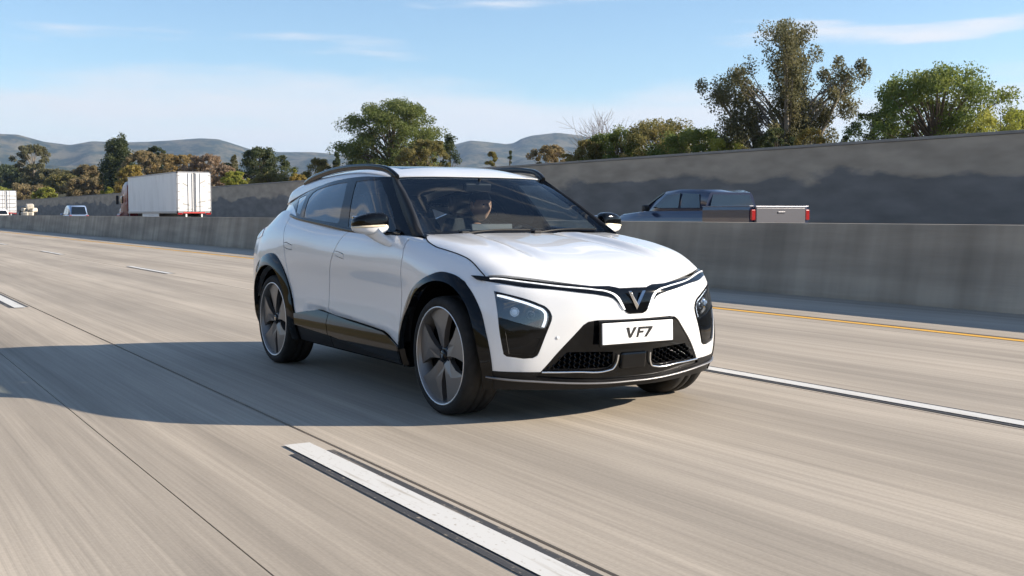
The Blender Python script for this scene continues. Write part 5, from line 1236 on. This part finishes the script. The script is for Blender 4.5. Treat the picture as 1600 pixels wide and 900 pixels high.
quad('rear_window', [(-1.74, -.74, 1.40), (-1.74, .74, 1.40), (-1.79, .62, 1.70), (-1.79, -.62, 1.70)], TM['glass'], pk)
quad('windscreen', [(-4.46, -.78, 1.36), (-4.46, .78, 1.36), (-3.70, .66, 1.78), (-3.70, -.66, 1.78)], TM['glass'], pk)
tg = MB().box((.0, 0, 1.05), (.07, 1.64, .62), bev=.02).build('tailgate', TM['gate'], pk); MB().box((.005, 0, 1.375), (.09, 1.70, .045), bev=.012).build('tailgate_cap', TM['silver'], tg); MB().box((.042, 0, 1.24), (.02, .24, .05), bev=.01).build('handle', TM['gate'], tg)
MB().box((-.9, 0, .80), (1.72, 1.70, .05)).build('bed_floor', TM['black'], pk); MB().box((.08, 0, .58), (.16, 1.86, .20), bev=.04).build('rear_bumper', TM['steel'], pk); MB().box((-5.8, 0, .58), (.14, 1.8, .26), bev=.05).build('front_bumper', TM['steel'], pk)

def suv(name, label, cat, loc, m, ht=1.75, wd=.93, L=4.7, group='cars heading away on the far carriageway'):
    t = empty(name, loc); tag(t, label, cat, group); zb = 1.08
    MB().loft(hull([(-.02, wd*.86, wd*.93, wd*.86, .50, .85, zb), (-.35, wd*.92, wd, wd*.93, .38, .9, zb+.01), (-L*.45, wd*.95, wd, wd*.94, .36, .9, zb), (-L*.74, wd*.93, wd, wd*.90, .38, .88, zb-.04), (-L*.95, wd*.86, wd*.92, wd*.78, .42, .8, zb-.16), (-L, wd*.72, wd*.78, wd*.66, .48, .74, zb-.30)])).build('body', m, t)
    cabin(t, [(-.06, wd*.86, wd*.68, zb+.12), (-.30, wd*.90, wd*.72, ht-.06), (-.9, wd*.92, wd*.76, ht), (-L*.48, wd*.92, wd*.74, ht-.01), (-L*.56, wd*.90, wd*.70, ht-.10), (-L*.75, wd*.86, wd*.66, zb+.03)], m, None, zb-.02)
    quad('rear_window', [(.0, -wd*.72, zb+.08), (.0, wd*.72, zb+.08), (-.24, wd*.60, ht-.13), (-.24, -wd*.60, ht-.13)], TM['glass'], t, .03)
    quad('windscreen', [(-L*.735, -wd*.76, zb+.05), (-L*.735, wd*.76, zb+.05), (-L*.57, wd*.62, ht-.12), (-L*.57, -wd*.62, ht-.12)], TM['glass'], t, .03)
    for s_ in (-1, 1):
        k = lambda z: wd*(.91-.19*(z-zb)/(ht-zb)); z0, z1 = zb+.06, ht-.12
        quad('rear_side_window', [(-.55, s_*k(z0), z0), (-L*.33, s_*k(z0), z0), (-L*.33, s_*k(z1), z1), (-.75, s_*k(z1), z1)], TM['glass'], t)
        quad('front_side_window', [(-L*.35, s_*k(z0), z0), (-L*.64, s_*k(z0)*.98, z0), (-L*.53, s_*k(z1), z1), (-L*.35, s_*k(z1), z1)], TM['glass'], t)
        MB().box((.0, s_*wd*.80, .98), (.10, .24, .16), bev=.03).build('tail_light', TM['lamp'], t)
        MB().box((-L*.62, s_*(wd+.08), zb+.06), (.12, .20, .14), bev=.04).build('mirror', m, t)
        wheel_at(t, -.85, s_*wd*.88, .35, .23); wheel_at(t, -L*.79, s_*wd*.88, .35, .23)
    MB().box((.03, 0, .85), (.03, .5, .13), bev=.008).build('license_plate', TM['wht'], t); MB().box((.0, 0, .52), (.16, wd*1.7, .18), bev=.05).build('bumper', TM['black'], t)
suv('suv', 'silver-blue sport utility vehicle ahead of the red truck', 'suv', (-99, 15.0, 0), TM['sblue'], 1.92, .90)
suv('car', 'white car cut off by the left edge beside the pale trailer', 'car', (-118, 10.9, 0), TM['wht'], 1.62, .88)
fb = empty('flatbed_truck', (-126, 14.9, 0)); tag(fb, 'small dark truck carrying a pale bulky load between trailer and suv', 'truck')
MB().loft(hull([(-2.5, .85, .92, .85, .5, 1.2, 1.45), (-4.4, .85, .92, .82, .5, 1.1, 1.35), (-5.0, .8, .85, .7, .5, 1.0, 1.2)])).build('cab_body', TM['black'], fb)
cabin(fb, [(-2.55, .86, .72, 1.95), (-3.3, .86, .72, 2.02), (-4.1, .82, .66, 1.5)], TM['black'], None, 1.38)
quad('rear_window', [(-2.5, -.6, 1.5), (-2.5, .6, 1.5), (-2.52, .55, 1.85), (-2.52, -.55, 1.85)], TM['glass'], fb)
MB().box((-1.25, 0, .92), (2.5, 1.9, .14), bev=.02).build('flatbed', TM['steel'], fb)
R9 = random.Random(4)
for k in range(9): MB().box((-.35-R9.random()*1.7, R9.uniform(-.6, .6), 1.15+.42*(k//4)+R9.uniform(0, .08)), (R9.uniform(.5, .9), R9.uniform(.45, .8), R9.uniform(.35, .5)), rot=(R9.uniform(-.15, .15), R9.uniform(-.15, .15), R9.uniform(0, 1.5)), bev=.09).build('cargo_sack', TM['cream'], fb)
for s_ in (-1, 1):
    MB().box((.01, s_*.8, .92), (.06, .2, .12), bev=.02).build('tail_light', TM['lamp'], fb); wheel_at(fb, -.9, s_*.8, .36, .25); wheel_at(fb, -4.2, s_*.8, .36, .25)
# ================================================================ the air
hz = bpy.data.materials.new('haze_air'); hz.use_nodes = True; hz.cycles.homogeneous_volume = True; t = hz.node_tree; t.nodes.clear()
pv = t.nodes.new('ShaderNodeVolumePrincipled'); pv.inputs['Color'].default_value = (.50, .70, 1, 1); pv.inputs['Density'].default_value = .000075; pv.inputs['Anisotropy'].default_value = 0.2
oo = t.nodes.new('ShaderNodeOutputMaterial'); t.links.new(pv.outputs[0], oo.inputs['Volume'])
hb = MB().box((-3000, 4000, 219), (12300, 16300, 442)).build('haze', hz); struct(hb, 'stuff')
